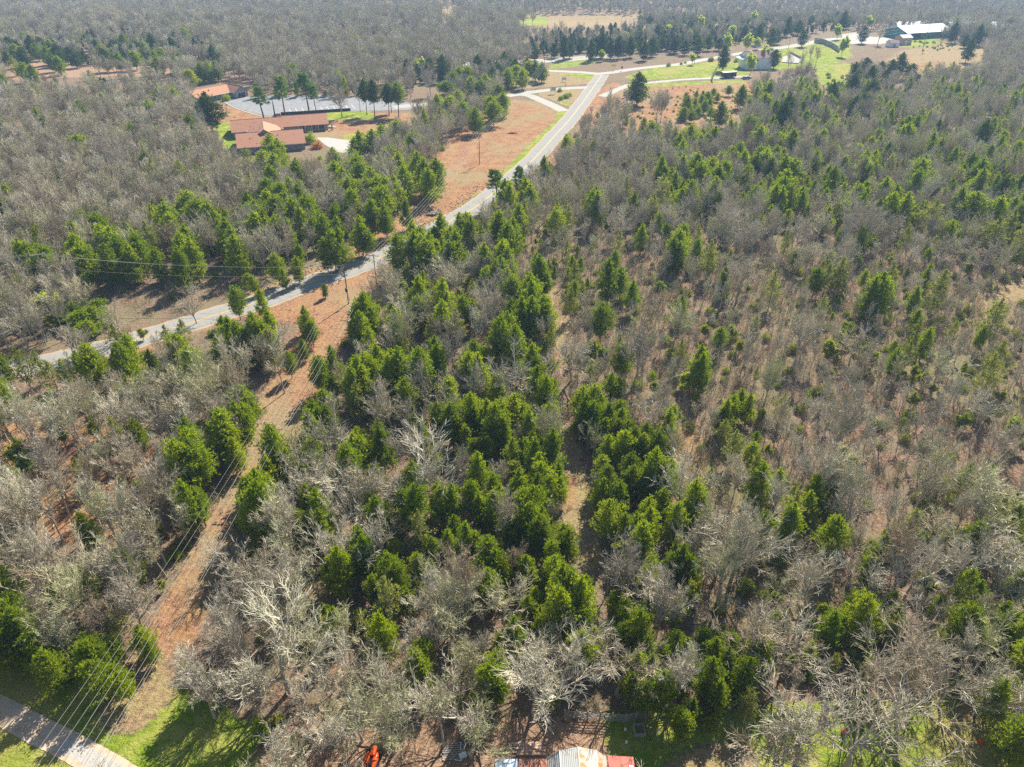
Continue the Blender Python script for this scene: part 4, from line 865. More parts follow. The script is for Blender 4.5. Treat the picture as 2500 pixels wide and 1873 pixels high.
def stuff(name, items, label, cat):
    """one object: a cloud of points, each of which carries one of the plants"""
    srcs = []
    for it in items:
        k = (it[0], it[1])
        if k not in srcs: srcs.append(k)
    srcs.sort(); idx = {k: i for i, k in enumerate(srcs)}
    me = bpy.data.meshes.new(name); me.from_pydata([tuple(it[2]) for it in items], [], [])
    def attr(nm, ty, data, f): a = me.attributes.new(nm, ty, 'POINT'); a.data.foreach_set(f, data)
    attr('pick', 'INT', [idx[(it[0], it[1])] for it in items], 'value')
    attr('rot', 'FLOAT_VECTOR', [c for it in items for c in (0.0, 0.0, it[4])], 'vector')
    attr('size', 'FLOAT_VECTOR', [c for it in items for c in it[3]], 'vector')
    o = link(bpy.data.objects.new(name, me)); tag(o, label, cat, kind='stuff')
    ng = bpy.data.node_groups.new(name, 'GeometryNodeTree')
    ng.interface.new_socket('Geometry', in_out='INPUT', socket_type='NodeSocketGeometry'); ng.interface.new_socket('Geometry', in_out='OUTPUT', socket_type='NodeSocketGeometry')
    n, l = ng.nodes, ng.links; gi = n.new('NodeGroupInput'); go = n.new('NodeGroupOutput')
    iop = n.new('GeometryNodeInstanceOnPoints'); iop.inputs['Pick Instance'].default_value = True
    l.new(gi.outputs[0], iop.inputs['Points'])
    top = n.new('GeometryNodeJoinGeometry'); hold = []
    for k in srcs:
        tm, cm, H, Rw = V[k[0]][k[1]]; jn = n.new('GeometryNodeJoinGeometry')
        for m_ in (tm, cm):
            if m_ is None: continue
            oi = n.new('GeometryNodeObjectInfo'); oi.transform_space = 'ORIGINAL'; oi.inputs['Object'].default_value = SRC[m_.name]
            l.new(oi.outputs['Geometry'], jn.inputs[0])
        gt = n.new('GeometryNodeGeometryToInstance'); l.new(jn.outputs[0], gt.inputs[0]); hold.append(gt)
    for gt in reversed(hold): l.new(gt.outputs[0], top.inputs[0])
    l.new(top.outputs[0], iop.inputs['Instance'])
    for nm, sock, ty in (('pick', 'Instance Index', 'INT'), ('rot', 'Rotation', 'FLOAT_VECTOR'), ('size', 'Scale', 'FLOAT_VECTOR')):
        a = n.new('GeometryNodeInputNamedAttribute'); a.data_type = ty; a.inputs['Name'].default_value = nm
        l.new(a.outputs['Attribute'], iop.inputs[sock])
    l.new(iop.outputs[0], go.inputs[0])
    md = o.modifiers.new('scatter', 'NODES'); md.node_group = ng
    return o
# source objects of the scatter: parts of the single trees above; kinds that have none yet get one plant of their own
SRC = {}
for o in list(COL.objects):
    if o.type == 'MESH' and o.parent and o.data.name not in SRC: SRC[o.data.name] = o
def ensure(kind, i):
    tm, cm, H, Rw = V[kind][i]
    for m_ in (tm, cm):
        if m_ is not None and m_.name not in SRC:
            return False
    return True
def single(kind, i, p, s, rz, name, label, cat):
    tm, cm, H, Rw = V[kind][i]; r = empty(name, p, rz); r.scale = (s, s, s)
    if tm: SRC[tm.name] = link(bpy.data.objects.new('stem', tm), r)
    SRC[cm.name] = link(bpy.data.objects.new('foliage' if tm else 'twigs', cm), r)
    tag(r, label, cat); return r
for k in ('bush', 'gbush', 'brush'):
    for i in range(len(V[k])):
        j = next(j for j, u in enumerate(UND) if u[0] == k and u[1] == i and 150 < proj(*u[2])[0] < 2350 and 350 < proj(*u[2])[1] < 1650); u = UND.pop(j)
        nm = {'bush': ('shrub', 'olive green shrub', 'shrub'), 'gbush': ('shrub', 'dark green shrub', 'shrub'), 'brush': ('thicket', 'brown twiggy thicket', 'thicket')}[k]
        w, _ = place(u[2]); single(k, i, u[2], u[3], u[4], nm[0], '%s nearest to %s' % (nm[1], min(((u[2] - q).length, c) for q, c in LMP)[1]), nm[2])
miss = []
items = {'bare': [], 'ever': [], 'leafy': []}
for t in rest:
    tm, cm, H, Rw = V[t['kind']][t['vi']]
    if not ensure(t['kind'], t['vi']):
        ok = [i for i in range(len(V[t['kind']])) if ensure(t['kind'], i)]
        if not ok: miss.append(t['kind']); continue
        t['vi'] = ok[0]; tm, cm, H, Rw = V[t['kind']][t['vi']]
    sw = t['W'] / (2 * Rw); items[FAM[t['kind']]].append((t['kind'], t['vi'], t['p'], (sw, sw, t['H'] / H), t['rz']))
print('missing', set(miss), {k: len(v) for k, v in items.items()}, 'und', len(UND))
if items['bare']: stuff('bare_woods', items['bare'], 'mass of bare grey trees filling the woods out to the horizon', 'woods')
if items['ever']: stuff('cedar_woods', items['ever'], 'mass of dark green cedars among the far bare woods', 'woods')
if items['leafy']: stuff('leafing_woods', items['leafy'], 'scattered yellow-green leafing trees among the bare woods', 'woods')
stuff('undergrowth', [(k, i, p, (s, s, s), rz) for k, i, p, s, rz in UND], 'brown and olive brush between the trunks of the woods', 'undergrowth')

# ================================================================== THINGS
class Frame:
    """local axes along a front line a->b on the ground: u to b, v away from the camera side"""
    def __init__(s, a, b):
        s.a = Vector((a[0], a[1], 0)); d = Vector((b[0] - a[0], b[1] - a[1], 0)); s.L = d.length; s.rz = math.atan2(d.y, d.x)
def gable(parent, L, D, ze, zr, roofmat, wallmat, oh=.5, th=.18, u0=0.0, v0=0.0, axis='u', hip0=0, hip1=0):
    """walls and a gabled roof in the parent's axes; the ridge runs along axis"""
    if axis == 'v': f = lambda u, v, z: (u0 + v, v0 + u, z); L, D = D, L; swap = True
    else: f = lambda u, v, z: (u0 + u, v0 + v, z); swap = False
    w = MB(); h = D / 2; k = zr - (zr - ze) * 0
    pts = [(0, 0), (L, 0), (L, D), (0, D)]
    for i in range(4):
        a, b = pts[i], pts[(i + 1) % 4]; w.quad(f(*a, -.1), f(*b, -.1), f(*b, ze), f(*a, ze))
    if not hip0: w.tri(f(0, 0, ze), f(0, D, ze), f(0, h, zr - .05))
    if not hip1: w.tri(f(L, 0, ze), f(L, D, ze), f(L, h, zr - .05))
    sl = (zr - ze) / h; e = ze - sl * oh + .06; t = zr + .06
    r = MB()
    r.slab([f(-oh, -oh, e), f(L + oh, -oh, e), f(L + oh - (hip1 + oh if hip1 else 0), h, t), f(-oh + (hip0 + oh if hip0 else 0), h, t)], th)
    r.slab([f(L + oh, D + oh, e), f(-oh, D + oh, e), f(-oh + (hip0 + oh if hip0 else 0), h, t), f(L + oh - (hip1 + oh if hip1 else 0), h, t)], th)
    if hip0: r.slab([f(-oh, D + oh, e), f(-oh, -oh, e), f(hip0, h, t)], th)
    if hip1: r.slab([f(L + oh, -oh, e), f(L + oh, D + oh, e), f(L - hip1, h, t)], th)
    a = w.build('wall', wallmat, parent); b = r.build('roof', roofmat, parent)
    c = MB(); c.tube([f(-oh + (hip0 + oh if hip0 else 0), h, t + .02), f(L + oh - (hip1 + oh if hip1 else 0), h, t + .02)], .11, 6); c.build('ridge_cap', roofmat, b)
    c = MB(); c.tube([f(-oh, -oh - .07, e - .12), f(L + oh, -oh - .07, e - .12)], .09, 6); c.tube([f(.2, -oh - .05, e - .15), f(.2, -.1, e - .5), f(.2, -.1, .1)], .05, 5); c.build('gutter', M['trim_white'] if wallmat.name not in ('stone',) else M['dark_wall'], b)
    return a, b
def window(parent, u, z, w, h, v=-.03, side='u', trim='trim_white'):
    """frame with a pane, a child of a wall part; side 'u' faces the front, 'l'/'r' the ends"""
    fr = MB(); pn = MB(); t = .09; dd = .07
    def bx(mb, a, b, c, d, y0, y1):
        if side == 'u': mb.box(a, b, v + y0, v + y1, c, d)
        else: mb.box(v + y0, v + y1, a, b, c, d)
    s = -1 if side in ('u', 'l') else 1
    y0, y1 = (-dd, .0) if s < 0 else (.0, dd)
    bx(fr, u, u + w, z, z + t, y0, y1); bx(fr, u, u + w, z + h - t, z + h, y0, y1)
    bx(fr, u, u + t, z + t, z + h - t, y0, y1); bx(fr, u + w - t, u + w, z + t, z + h - t, y0, y1); bx(fr, u + w / 2 - .03, u + w / 2 + .03, z + t, z + h - t, y0, y1)
    o = fr.build('window', M[trim], parent)
    bx(pn, u + t, u + w - t, z + t, z + h - t, y0 * .4, y1 * .4); pn.build('pane', M['glass'], o); return o

# ---- long red-roofed building: four wings under one roof system
A = P(581.7, 360.2, 3); B = P(743.1, 347.5, 3); fr = Frame(A, B)
ch = empty('church_hall', (A.x, A.y, 0), fr.rz); tag(ch, 'long low building with several joined red-brown shingle roofs and stone porch', 'building')
ca, sa = math.cos(-fr.rz), math.sin(-fr.rz)
def loc(px, py, z): 
    p = P(px, py, z); x, y = p.x - A.x, p.y - A.y; return (x * ca - y * sa, x * sa + y * ca)
w1, _ = gable(ch, fr.L, 21, 3.0, 6.0, M['roof_red'], M['wall_grey'], .6)                       # front wing
u3, v3 = loc(568.2, 322.3, 3); 
w3, _ = gable(ch, 21, 18, 3.0, 5.9, M['roof_red'], M['wall_grey'], .6, u0=u3, v0=max(v3, 21.7))
u1, v1 = loc(683.4, 309.5, 3); u1e, _ = loc(798.7, 300.6, 3)
w2, _ = gable(ch, u1e - u1, 17, 3.0, 5.7, M['roof_red'], M['stone'], .7, u0=u1, v0=v1)
up, vp = loc(607.5, 324.4, 3); uq, _ = loc(683.4, 319, 3)
w4, _ = gable(ch, uq - up, 22, 3.3, 7.3, M['roof_tan'], M['wall_grey'], .4, u0=up, v0=9.0, axis='v', hip1=6.5)
for u in (2.0, 6.5, 11.5, 17, 22): window(w1, u, 1.0, 1.6, 1.2)
for k, u in enumerate((9.4, 13.2, 17.0)): window(w2, u1 + u, .7, 2.2, 1.7, v=v1 - .03)
pl = MB()
for k in range(6):
    u = u1 + 7.6 + k * 3.8 * .78
    pl.box(u, u + .55, v1 - 1.1, v1 - .55, -.1, 2.75)
pl.build('pillar', M['stone'], ch)
ml = MB(); ml.box(u1 + 7.2, u1e + .2, v1 - 1.15, v1 - .5, 2.5, 2.74); ml.build('porch_beam', M['dark_wall'], ch)
vt = MB()
for (u, v, z) in ((up + 3, 12, 6.0), (up + 5, 15, 6.9), (up + 2.4, 18, 5.9), (fr.L * .2, 6, 4.9), (fr.L * .62, 7, 5.2), (u3 + 8, 27, 5.2)): vt.box(u - .12, u + .12, v - .12, v + .12, z - .5, z + .55)
vt.build('roof_vent', M['metal_grey'], ch)
st = MB(); ub, vb = loc(804, 312, 0)
for k in range(4): st.box(ub + k * .55, ub + 1.0 + k * .6, vb - 1.5, vb + 1.5, 0, .75 - k * .18)
tag(st.build('entry_steps', M['concrete'], None), 'pale concrete steps at the end of the stone porch', 'steps'); o = COL.objects['entry_steps']; o.location = (A.x, A.y, 0); o.rotation_euler = (0, 0, fr.rz)
# steeple-like spire and stair behind
q = PG(672, 287); mb = MB(); mb.tube([(0, 0, 0), (0, 0, 5.6), (0, 0, 9.2)], [.38, .28, .03], 6); o = mb.build('spire', M['dark_wall']); o.location = q; tag(o, 'thin dark spire rising behind the red-roofed building', 'spire')
q = PG(677, 284); mb = MB()
for k in range(7): mb.box(-1.6, 1.6, k * .45, (k + 1) * .45, 0, 1.3 - k * .17)
o = mb.build('outdoor_stair', M['concrete']); o.location = q; o.rotation_euler = (0, 0, .3); tag(o, 'pale concrete stair leading to the parking lot beside the spire', 'stair')
# dark retaining wall
wl = [P(686, 281, 0), P(740, 278, 0), P(800, 274, 0), P(856, 270.5, 0)]
mb = MB()
for a, b in zip(wl[:-1], wl[1:]):
    d = (b - a).normalized(); n_ = Vector((-d.y, d.x, 0)) * .25; mb.prism([a - n_, b - n_ , b + n_, a + n_], -.1, 1.3 - .01 * wl.index(a))
tag(mb.build('retaining_wall', M['dark_wall']), 'long low dark timber retaining wall between parking lot and building', 'wall')

# ---- annex with garage
A = P(481.4, 239, 3); B = P(573, 222, 3); fr = Frame(A, B)
an = empty('garage_house', (A.x, A.y, 0), fr.rz); tag(an, 'blue-grey house with tan-red roof and maroon garage door among trees', 'house')
aw, _ = gable(an, fr.L, 14, 3.0, 5.6, M['roof_tan'], M['wall_blue'], .6)
gw, _ = gable(an, 8.2, 12, 3.2, 5.9, M['roof_tan'], M['wall_blue'], .5, u0=fr.L - 3.0, v0=-4.0, axis='v')
window(aw, 9.5, 1.1, 1.4, 1.1); window(aw, 13.5, 1.1, 1.4, 1.1)
gd = MB(); gd.box(fr.L - 1.3, fr.L + 3.5, -4.12, -4.02, 0, 2.5); g_ = gd.build('garage_door', M['garage_door'], an)
gt = MB(); gt.box(fr.L - 1.55, fr.L - 1.3, -4.2, -4.02, 0, 2.75); gt.box(fr.L + 3.5, fr.L + 3.75, -4.2, -4.02, 0, 2.75); gt.box(fr.L - 1.3, fr.L + 3.5, -4.2, -4.02, 2.5, 2.75); gt.build('garage_trim', M['trim_white'], an)
def bush(kind, px, py, s, lab, mat=None, sz=1.0):
    tm, cm, H, Rw = V[kind][int(px) % len(V[kind])]; p = PG(px, py); r = empty('shrub', p, px % 6); r.scale = (s, s, s * sz)
    if mat: cm = cm.copy(); cm.materials.clear(); cm.materials.append(M[mat])
    link(bpy.data.objects.new('stem', tm), r); link(bpy.data.objects.new('foliage', cm), r); tag(r, lab, 'shrub'); return r
bush('gbush', 553, 246, 2.4, 'dark rounded shrub under the window of the garage house'); bush('bush', 757, 349, 3.0, 'yellow-green shrub at the corner of the red-roofed front wing', 'leaf_yellow', 1.1)
bush('bush', 775, 362, 2.6, 'orange-flowered shrub beside the gravel yard', 'leaf_orange', .8); bush('gbush', 527, 240, 1.6, 'small dark shrub at the front wall of the garage house')
for i, (a, b, s, w) in enumerate(((1367, 224, 1.5, 'round dark shrub beside the driveway sign'), (1369, 244, 1.6, 'dark shrub alone at the near side of the driveway island'), (1383, 240, 1.8, 'largest dark shrub of the island trio'), (1391, 235, 1.4, 'dark shrub at the back of the island trio'), (1378, 238, 1.2, 'smallest dark shrub of the island trio'),
                                  (1797, 152, 1.9, 'dark round shrub at the white house corner'), (1735, 150, 2.2, 'broad dark shrub beside the road above the lawn'), (1663, 158, 1.1, 'small reddish shrub, first beside the road above the lawn'), (1673, 155, 1.1, 'small shrub, second beside the road above the lawn'), (1632, 162, 1.6, 'green shrub at the lower end of the roadside row'))):
    bush('gbush', a, b, s, w)
bush('brush', 1450, 165, 2.2, 'brown twiggy mound of brush on the triangle beside the highway') if V['brush'][0][0] else None
# brush piles in the church yard
def pile(px, py, rx, ry, h, lab, cat='brush pile', mat='brush', name='brush_pile', n=260):
    g2 = random.Random(int(px)); mb = MB(); p = PG(px, py)
    for k in range(n):
        a = g2.uniform(0, 6.28); f = g2.random() ** .5; c = Vector((math.cos(a) * rx * f, math.sin(a) * ry * f, g2.uniform(.05, h) * (1.05 - f)))
        d = rvec(g2); d.z *= .35; L = g2.uniform(.6, 1.9); mb.tube([c - d * L / 2, c + rvec(g2) * .1, c + d * L / 2], [.04, .03, .015], 3, False)
    o = mb.build(name, M[mat]); o.location = p; return tag(o, lab, cat)
pile(880, 299, 5.5, 3.5, 1.8, 'large grey brush pile under the trees past the dark wall'); pile(945, 294, 6.5, 2.5, 1.3, 'long low grey brush pile below the five cedars')
pile(845, 301, 3.5, 2.0, .9, 'small scattered brush pile nearest the stone porch'); pile(1251, 326, 2.2, .8, .6, 'small dark red-brown brush pile on the orange field', mat='bark_dark')

# ---- poles and wires
def vcat(a, b, sag, n=14): return [tuple(a.lerp(b, i / n) - Vector((0, 0, sag * 4 * (i / n) * (1 - i / n)))) for i in range(n + 1)]
def pole(loc_, H, lab, arms=((-.35, 1.3),), rz=0.0, transformer=None, rad=.16, name='utility_pole', lean=0):
    r = empty(name, loc_, rz); r.rotation_euler = (0, lean, rz); tag(r, lab, 'utility pole', 'power poles')
    mb = MB(); mb.tube([(0, 0, -.5), (0, 0, H * .5), (0, 0, H)], [rad, rad * .85, rad * .7], 8); mb.build('pole', M['wood_pole'], r)
    for dz, hw in arms:
        mb = MB(); mb.box(-hw, hw, -.26, -.12, H + dz - .07, H + dz + .07); a = mb.build('crossarm', M['wood_grey'], r)
        for x in (-hw + .1, -hw * .35, hw * .35, hw - .1):
            q = MB(); q.tube([(x, -.19, H + dz + .07), (x, -.19, H + dz + .2), (x, -.19, H + dz + .3)], [.05, .085, .04], 6); q.build('insulator', M['metal_grey'], a)
    if transformer:
        z, m_ = transformer; mb = MB(); mb.tube([(.0, -.5, z - .6), (0, -.5, z - .5), (0, -.5, z + .35), (0, -.5, z + .45)], [.2, .3, .3, .12], 10); mb.build('transformer', M[m_], r)
    return r
pA = {}
def top(px, py, H): p = P(px, py, H); return Vector((p.x, p.y, 0))
pA['junction'] = PG(1328, 209); pA['field'] = PG(1171, 401); pA['road'] = top(911, 620, 12); pA['road2'] = top(838, 646, 10.5); pA['s1'] = top(646, 1030, 11.5); pA['s2'] = top(667, 1042, 10.5)
ang = math.atan2((pA['road'] - pA['s2']).y, (pA['road'] - pA['s2']).x) - math.pi / 2
pole(pA['s1'], 11.5, 'rear pole of the pair standing in the orange strip', ((-.25, 1.5), (-1.5, 1.1)), ang)
pole(pA['s2'], 10.5, 'front pole of the pair in the orange strip, with transformer', ((-.25, 1.6), (-1.6, 1.2)), ang, (7.6, 'black'))
pole(pA['road'], 12, 'wooden pole with one crossarm right beside the paved road', ((-.4, 1.4),), ang - .1)
pole(pA['road2'], 10.5, 'plain wooden pole without crossarm beside the paved road', (), 0, (4.0, 'black'))
pole(pA['field'], 12, 'wooden pole with crossarm standing alone on the orange field', ((-.3, 1.6), (-1.6, 1.3)), ang + .1)
pole(pA['junction'], tree_h(1328, 209, 140), 'tall plain pole beside the highway junction', ((-3.2, 1.2),), ang)
pl1 = PG(137, 727); pole(pl1, 12, 'pale leaning pole with white crossarm above the yellow-green tree', ((-.2, 1.7),), .5, None, .17, lean=-.04)
H7 = tree_h(1695, 155, 112); p7 = PG(1695, 155); pole(p7, H7, 'slim pole beside the road left of the white house', (), .2)
p8 = PG(1923, 128); H8 = tree_h(1923, 128, 82); pole(p8, H8, 'slim pole behind the white patio', (), .2)
p9 = PG(2252, 122); pole(p9, 22, 'tall pole with three crossarms near the two pale sheds', ((-.3, 2.2), (-2.0, 2.6), (-4.0, 1.8)), .3, None, .22)
p0 = Vector((-48.5, 20, 0)); p00 = Vector((-45.5, 19, 0)); pole(p0, 11.5, 'rear pole of the pair beyond the dirt track', ((-.25, 1.5),), ang); pole(p00, 10.5, 'front pole of the pair beyond the dirt track', ((-.25, 1.6),), ang)
def up_(p, z, off=0.0, a=ang): return p + Vector((math.cos(a) * off, math.sin(a) * off, z))
def wire(name_lab, segs, sag, grp='power wires', r_=.015):
    mb = MB()
    for (a, b), s_ in zip(zip(segs[:-1], segs[1:]), sag if isinstance(sag, list) else [sag] * 9): mb.tube(vcat(a, b, s_, 16), r_, 4)
    tag(mb.build('power_wire', M['wire']), name_lab, 'wire', grp)
for i, (o_, w) in enumerate(((-1.4, 'outermost wire'), (-.4, 'second wire'), (.7, 'inner wire'))):
    wire('%s of the line from the plain roadside pole down the orange strip' % w, [up_(pA['road2'], 10.2, o_ * .25), up_(pA['s1'], 11.35, o_), up_(p0, 11.35, o_)], [1.5, 1.6])
for i, (o_, z, w) in enumerate(((-1.5, .0, 'first wire'), (-.5, 0, 'second wire'), (.5, 0, 'third wire'), (1.5, 0, 'fourth wire'), (.2, -2.6, 'low fifth wire'))):
    H_ = lambda p, h: up_(p, h + z - .1, o_)
    wire('%s of the main line over the paved road and orange field' % w, [H_(pA['junction'], 13.0), H_(pA['field'], 11.75), H_(pA['road'], 11.7), H_(pA['s2'], 10.3), H_(p00, 10.3)], [3.0, 2.2, 1.5, 1.5], r_=.02)
for o_, z, w in ((-1.2, 11.8, 'first wire'), (0, 11.9, 'second wire'), (1.2, 11.8, 'third wire'), (0, 8.5, 'low wire')):
    wire('%s of the line past the pale leaning pole' % w, [up_(pl1 + Vector((-80, -14, 0)), z, o_), up_(pl1, z, o_), up_(pA['road2'], 10.2 if z > 9 else 8.0, o_ * .2)], [1.2, 1.6], r_=.022)
for o_, z, w in ((-1, 14.6, 'topmost wire'), (1, 14.2, 'second wire'), (0, 12.0, 'third wire'), (0.5, 10.0, 'lowest wire')):
    wire('%s of the long span above the highway cedars' % w, [up_(pA['junction'], z, o_), up_(p9, z + 5.5, o_)], [5.0], r_=.045)
wire('single wire over the white house between slim poles', [up_(pA['junction'], 11, 0), up_(p7, H7 - .1), up_(p8, H8 - .1), up_(p9, 19, 0)], [2, 1.5, 2], r_=.045)

# ---- road signs
def sign(px, py, w, h, z0, lab, face, posts=2, rz=.2, name='sign_board', txt=None, cat='sign'):
    p = PG(px, py); r = empty(name, p, rz); tag(r, lab, cat)
    for x in ((-w * .36, w * .36) if posts == 2 else (0,)):
        mb = MB(); mb.box(x - .07, x + .07, -.07, .07, -.2, z0 + (h * .9 if posts == 2 else 0)); mb.build('post', M['wood_grey'] if posts == 2 else M['metal_grey'], r)
    mb = MB(); mb.box(-w / 2, w / 2, -.15, -.075, z0, z0 + h); b_ = mb.build('board', M[face], r)
    for k, (a, c) in enumerate(txt or ()):   # lines of lettering too small to read in the photograph: rows of dark strokes
        mb = MB(); g3 = random.Random(int(px) + k); x = -w * c
        while x < w * c: 
            l_ = g3.uniform(.12, .4); mb.box(x, min(x + l_, w * c), -.162, -.153, z0 + h * a, z0 + h * a + h * .1); x += l_ + .1
        mb.build('lettering', M['dark_wall'], b_)
    return r
sign(1350, 230, 3.4, 2.2, 1.7, 'large pale sign board on two posts on the driveway island', 'wall_white', txt=((.7, .4), (.45, .3), (.2, .38)))
sign(1377, 200, 3.0, 1.8, .9, 'pale sign board in dark frame between highway and driveway', 'wall_white', txt=((.6, .36), (.25, .3)))
def diamond(px, py, r0, z, lab, mat, n=4, two=False):
    p = PG(px, py); r = empty('road_sign', p, .0); tag(r, lab, 'road sign')
    mb = MB(); mb.tube([(0, 0, -.2), (0, 0, z + .3)], [.06, .06], 6); mb.build('post', M['metal_grey'], r)
    for x in ((-.85, .85) if two else (0,)):
        q = MB(); k = [(x + r0 * math.cos(2 * math.pi * (i + (0 if n == 4 else .5)) / n), r0 * math.sin(2 * math.pi * (i + (0 if n == 4 else .5)) / n)) for i in range(n)]
        q.v = [(a, -.08, z + b) for a, b in k] + [(a, -.12, z + b) for a, b in k]; q.f = [tuple(range(n)), tuple(range(n, 2 * n))[::-1]] + [(i, (i + 1) % n, n + (i + 1) % n, n + i) for i in range(n)]
        q.build('sign_face', M[mat], r)
diamond(1497, 172, .95, 3.0, 'pair of yellow diamond warning signs on a post at the junction', 'sign_yellow', two=True)
diamond(1518, 174, .75, 2.2, 'red eight-sided stop sign at the junction', 'sign_red', 8)
diamond(1346, 152, .9, 3.4, 'small grey road sign on a post beside the highway', 'metal_grey')

# ---- white house, patio, trailer, snag
A = Vector((PG(1822, 170).x, PG(1822, 170).y, 0)); wh = empty('white_house', A, .16); tag(wh, 'tall white house with red-brown roof behind lime green trees', 'house')
ww, _ = gable(wh, 17, 12, 7.0, 10.0, M['roof_brown'], M['wall_white'], .5)
for u in (2.0, 6.0): window(ww, u, 4.6, 1.3, 1.3)
window(ww, 2.0, 1.2, 1.3, 1.5); window(ww, 3.5, 5.0, 1.2, 1.3, v=-.03, side='l'); window(ww, 7.5, 5.0, 1.2, 1.3, v=-.03, side='l')
lt = MB(); lt.slab([(-3.6, .5, 6.0), (-.03, .5, 6.9), (-.03, 11, 6.9), (-3.6, 11, 6.0)], .12); lt.build('porch_roof', M['metal_roof'], wh)
pp = MB(); [pp.box(-3.5, -3.35, y_, y_ + .15, -.1, 5.95) for y_ in (.7, 5.5, 10.6)]; pp.build('porch_post', M['trim_white'], wh)
pt = [PG(1908, 153), PG(1948, 156), PG(1962, 149), PG(1930, 134), PG(1912, 141)]
mb = MB(); mb.prism([(p.x, p.y) for p in pt], -.2, .5); tag(mb.build('patio_deck', M['concrete']), 'white raised patio beside the white house', 'patio')
mb = MB(); a, b = PG(1928, 132), PG(1953, 145); d = (b - a).normalized(); n_ = Vector((-d.y, d.x, 0))
mb.prism([a, b, b + n_ * .3, a + n_ * .3], -.1, 1.8); o = tag(mb.build('patio_fence', M['wall_grey']), 'grey screen fence along the back of the white patio', 'fence')
mb = MB(); pts = [PG(1988, 104), PG(2010, 108), PG(2030, 116), PG(2048, 128)]
for a, b in zip(pts[:-1], pts[1:]):
    d = (b - a).normalized(); n_ = Vector((-d.y, d.x, 0)) * .35; mb.prism([a - n_, b - n_, b + n_, a + n_], -.2, 3.6 + .01 * pts.index(a))
tag(mb.build('grey_block_wall', M['wood_grey']), 'long grey block retaining wall above the bright lawn', 'wall')
a, b = PG(1766, 192), PG(1797, 190); tr_ = empty('cargo_trailer', (a.x, a.y, 0), math.atan2(b.y - a.y, b.x - a.x)); tag(tr_, 'dark blue-black enclosed trailer with white roof on the driveway', 'trailer')
L_ = (b - a).length; mb = MB(); mb.box(0, L_, 0, 3.4, .6, 3.3); mb.build('body', M['black'], tr_); mb = MB(); mb.box(-.08, L_ + .08, -.08, 3.48, 3.3, 3.42); mb.build('roof', M['trim_white'], tr_)
for x in (L_ * .42, L_ * .58):
    for y_ in (-.12, 3.3):
        mb = MB(); mb.tube([(x, y_, .4), (x, y_ + .22, .4)], [.4, .4], 12); mb.build('wheel', M['rubber'], tr_)
mb = MB(); mb.box(-1.5, 0, 1.6, 1.8, .5, .62); mb.build('tow_bar', M['metal_grey'], tr_); mb = MB(); mb.box(L_ * .3, L_ * .7, -.22, -.1, .85, .98); mb.build('fender', M['metal_grey'], tr_)
sn = empty('broken_trunk', PG(1736, 197), 0); tag(sn, 'leaning broken dead tree trunk beside the driveway', 'dead tree'); mb = MB(); mb.tube([(0, 0, -.3), (1.0, .3, 3), (2.0, .3, 6), (2.9, .2, 8.6)], [.65, .6, .5, .2], 7); mb.build('trunk', M['bark_pale'], sn); mb = MB(); mb.tube([(1.4, .3, 4.6), (2.6, .6, 5.0)], [.2, .05], 5); mb.build('branch_stub', M['bark_pale'], sn)

# ---- green-walled metal building, sheds, car
A = PG(2212, 97); B = PG(2320, 90); fr = Frame(A, B); mbd = empty('metal_building', (A.x, A.y, hgt(A.x, A.y)), fr.rz); tag(mbd, 'long green-walled building with pale blue-white metal roof', 'building')
mw, _ = gable(mbd, fr.L, 24, 5.0, 9.0, M['metal_roof'], M['teal'], 1.2); op = MB(); op.box(3, 15, -.1, -.04, 0, 4.2); op.build('bay_shade_panel', M['black'], mbd)  # solid black panel on the wall stands in for the bay's shaded inside
for u in (20, 26, 32): window(mw, u, 1.6, 2.2, 1.4)
A = PG(2190, 72); s_ = empty('metal_building', (A.x, A.y, hgt(A.x, A.y)), .1); tag(s_, 'low white-roofed building behind the green-walled one', 'building'); gable(s_, 26, 14, 3.6, 5.6, M['metal_roof'], M['wall_white'], .6)
A = PG(2325, 84); s_ = empty('metal_building', (A.x, A.y, hgt(A.x, A.y)), .05); tag(s_, 'white-roofed wing half hidden behind dark cedars', 'building'); gable(s_, 46, 20, 4.5, 8.5, M['metal_roof'], M['teal'], .8)
A = PG(2438, 78); s_ = empty('metal_building', (A.x, A.y, hgt(A.x, A.y)), .0); tag(s_, 'small far white-roofed building at the photo edge', 'building'); gable(s_, 18, 12, 3.6, 5.6, M['metal_roof'], M['wall_white'], .6)
A = PG(2172, 116); s_ = empty('garden_shed', (A.x, A.y, 0), .12); tag(s_, 'small white shed with dark roof beside the pinkish shed', 'shed'); gable(s_, 7.2, 6, 3.4, 4.8, M['roof_brown'], M['wall_white'], .3)
dr = MB(); dr.box(2.6, 4.4, -.1, -.03, 0, 2.4); dr.build('door', M['wall_grey'], s_)
A = PG(2200, 110); s_ = empty('garden_shed', (A.x, A.y, 0), .3); tag(s_, 'pinkish tan shed with pale metal roof', 'shed'); M['wall_pink'] = noisy('wall_pink', (.45, .30, .24), (.55, .40, .33), 2.0); gable(s_, 9.5, 8, 5.0, 6.8, M['metal_roof'], M['wall_pink'], .3)
dr = MB(); dr.box(3.2, 5.4, -.1, -.03, 0, 3.0); dr.build('door', M['wall_white'], s_)
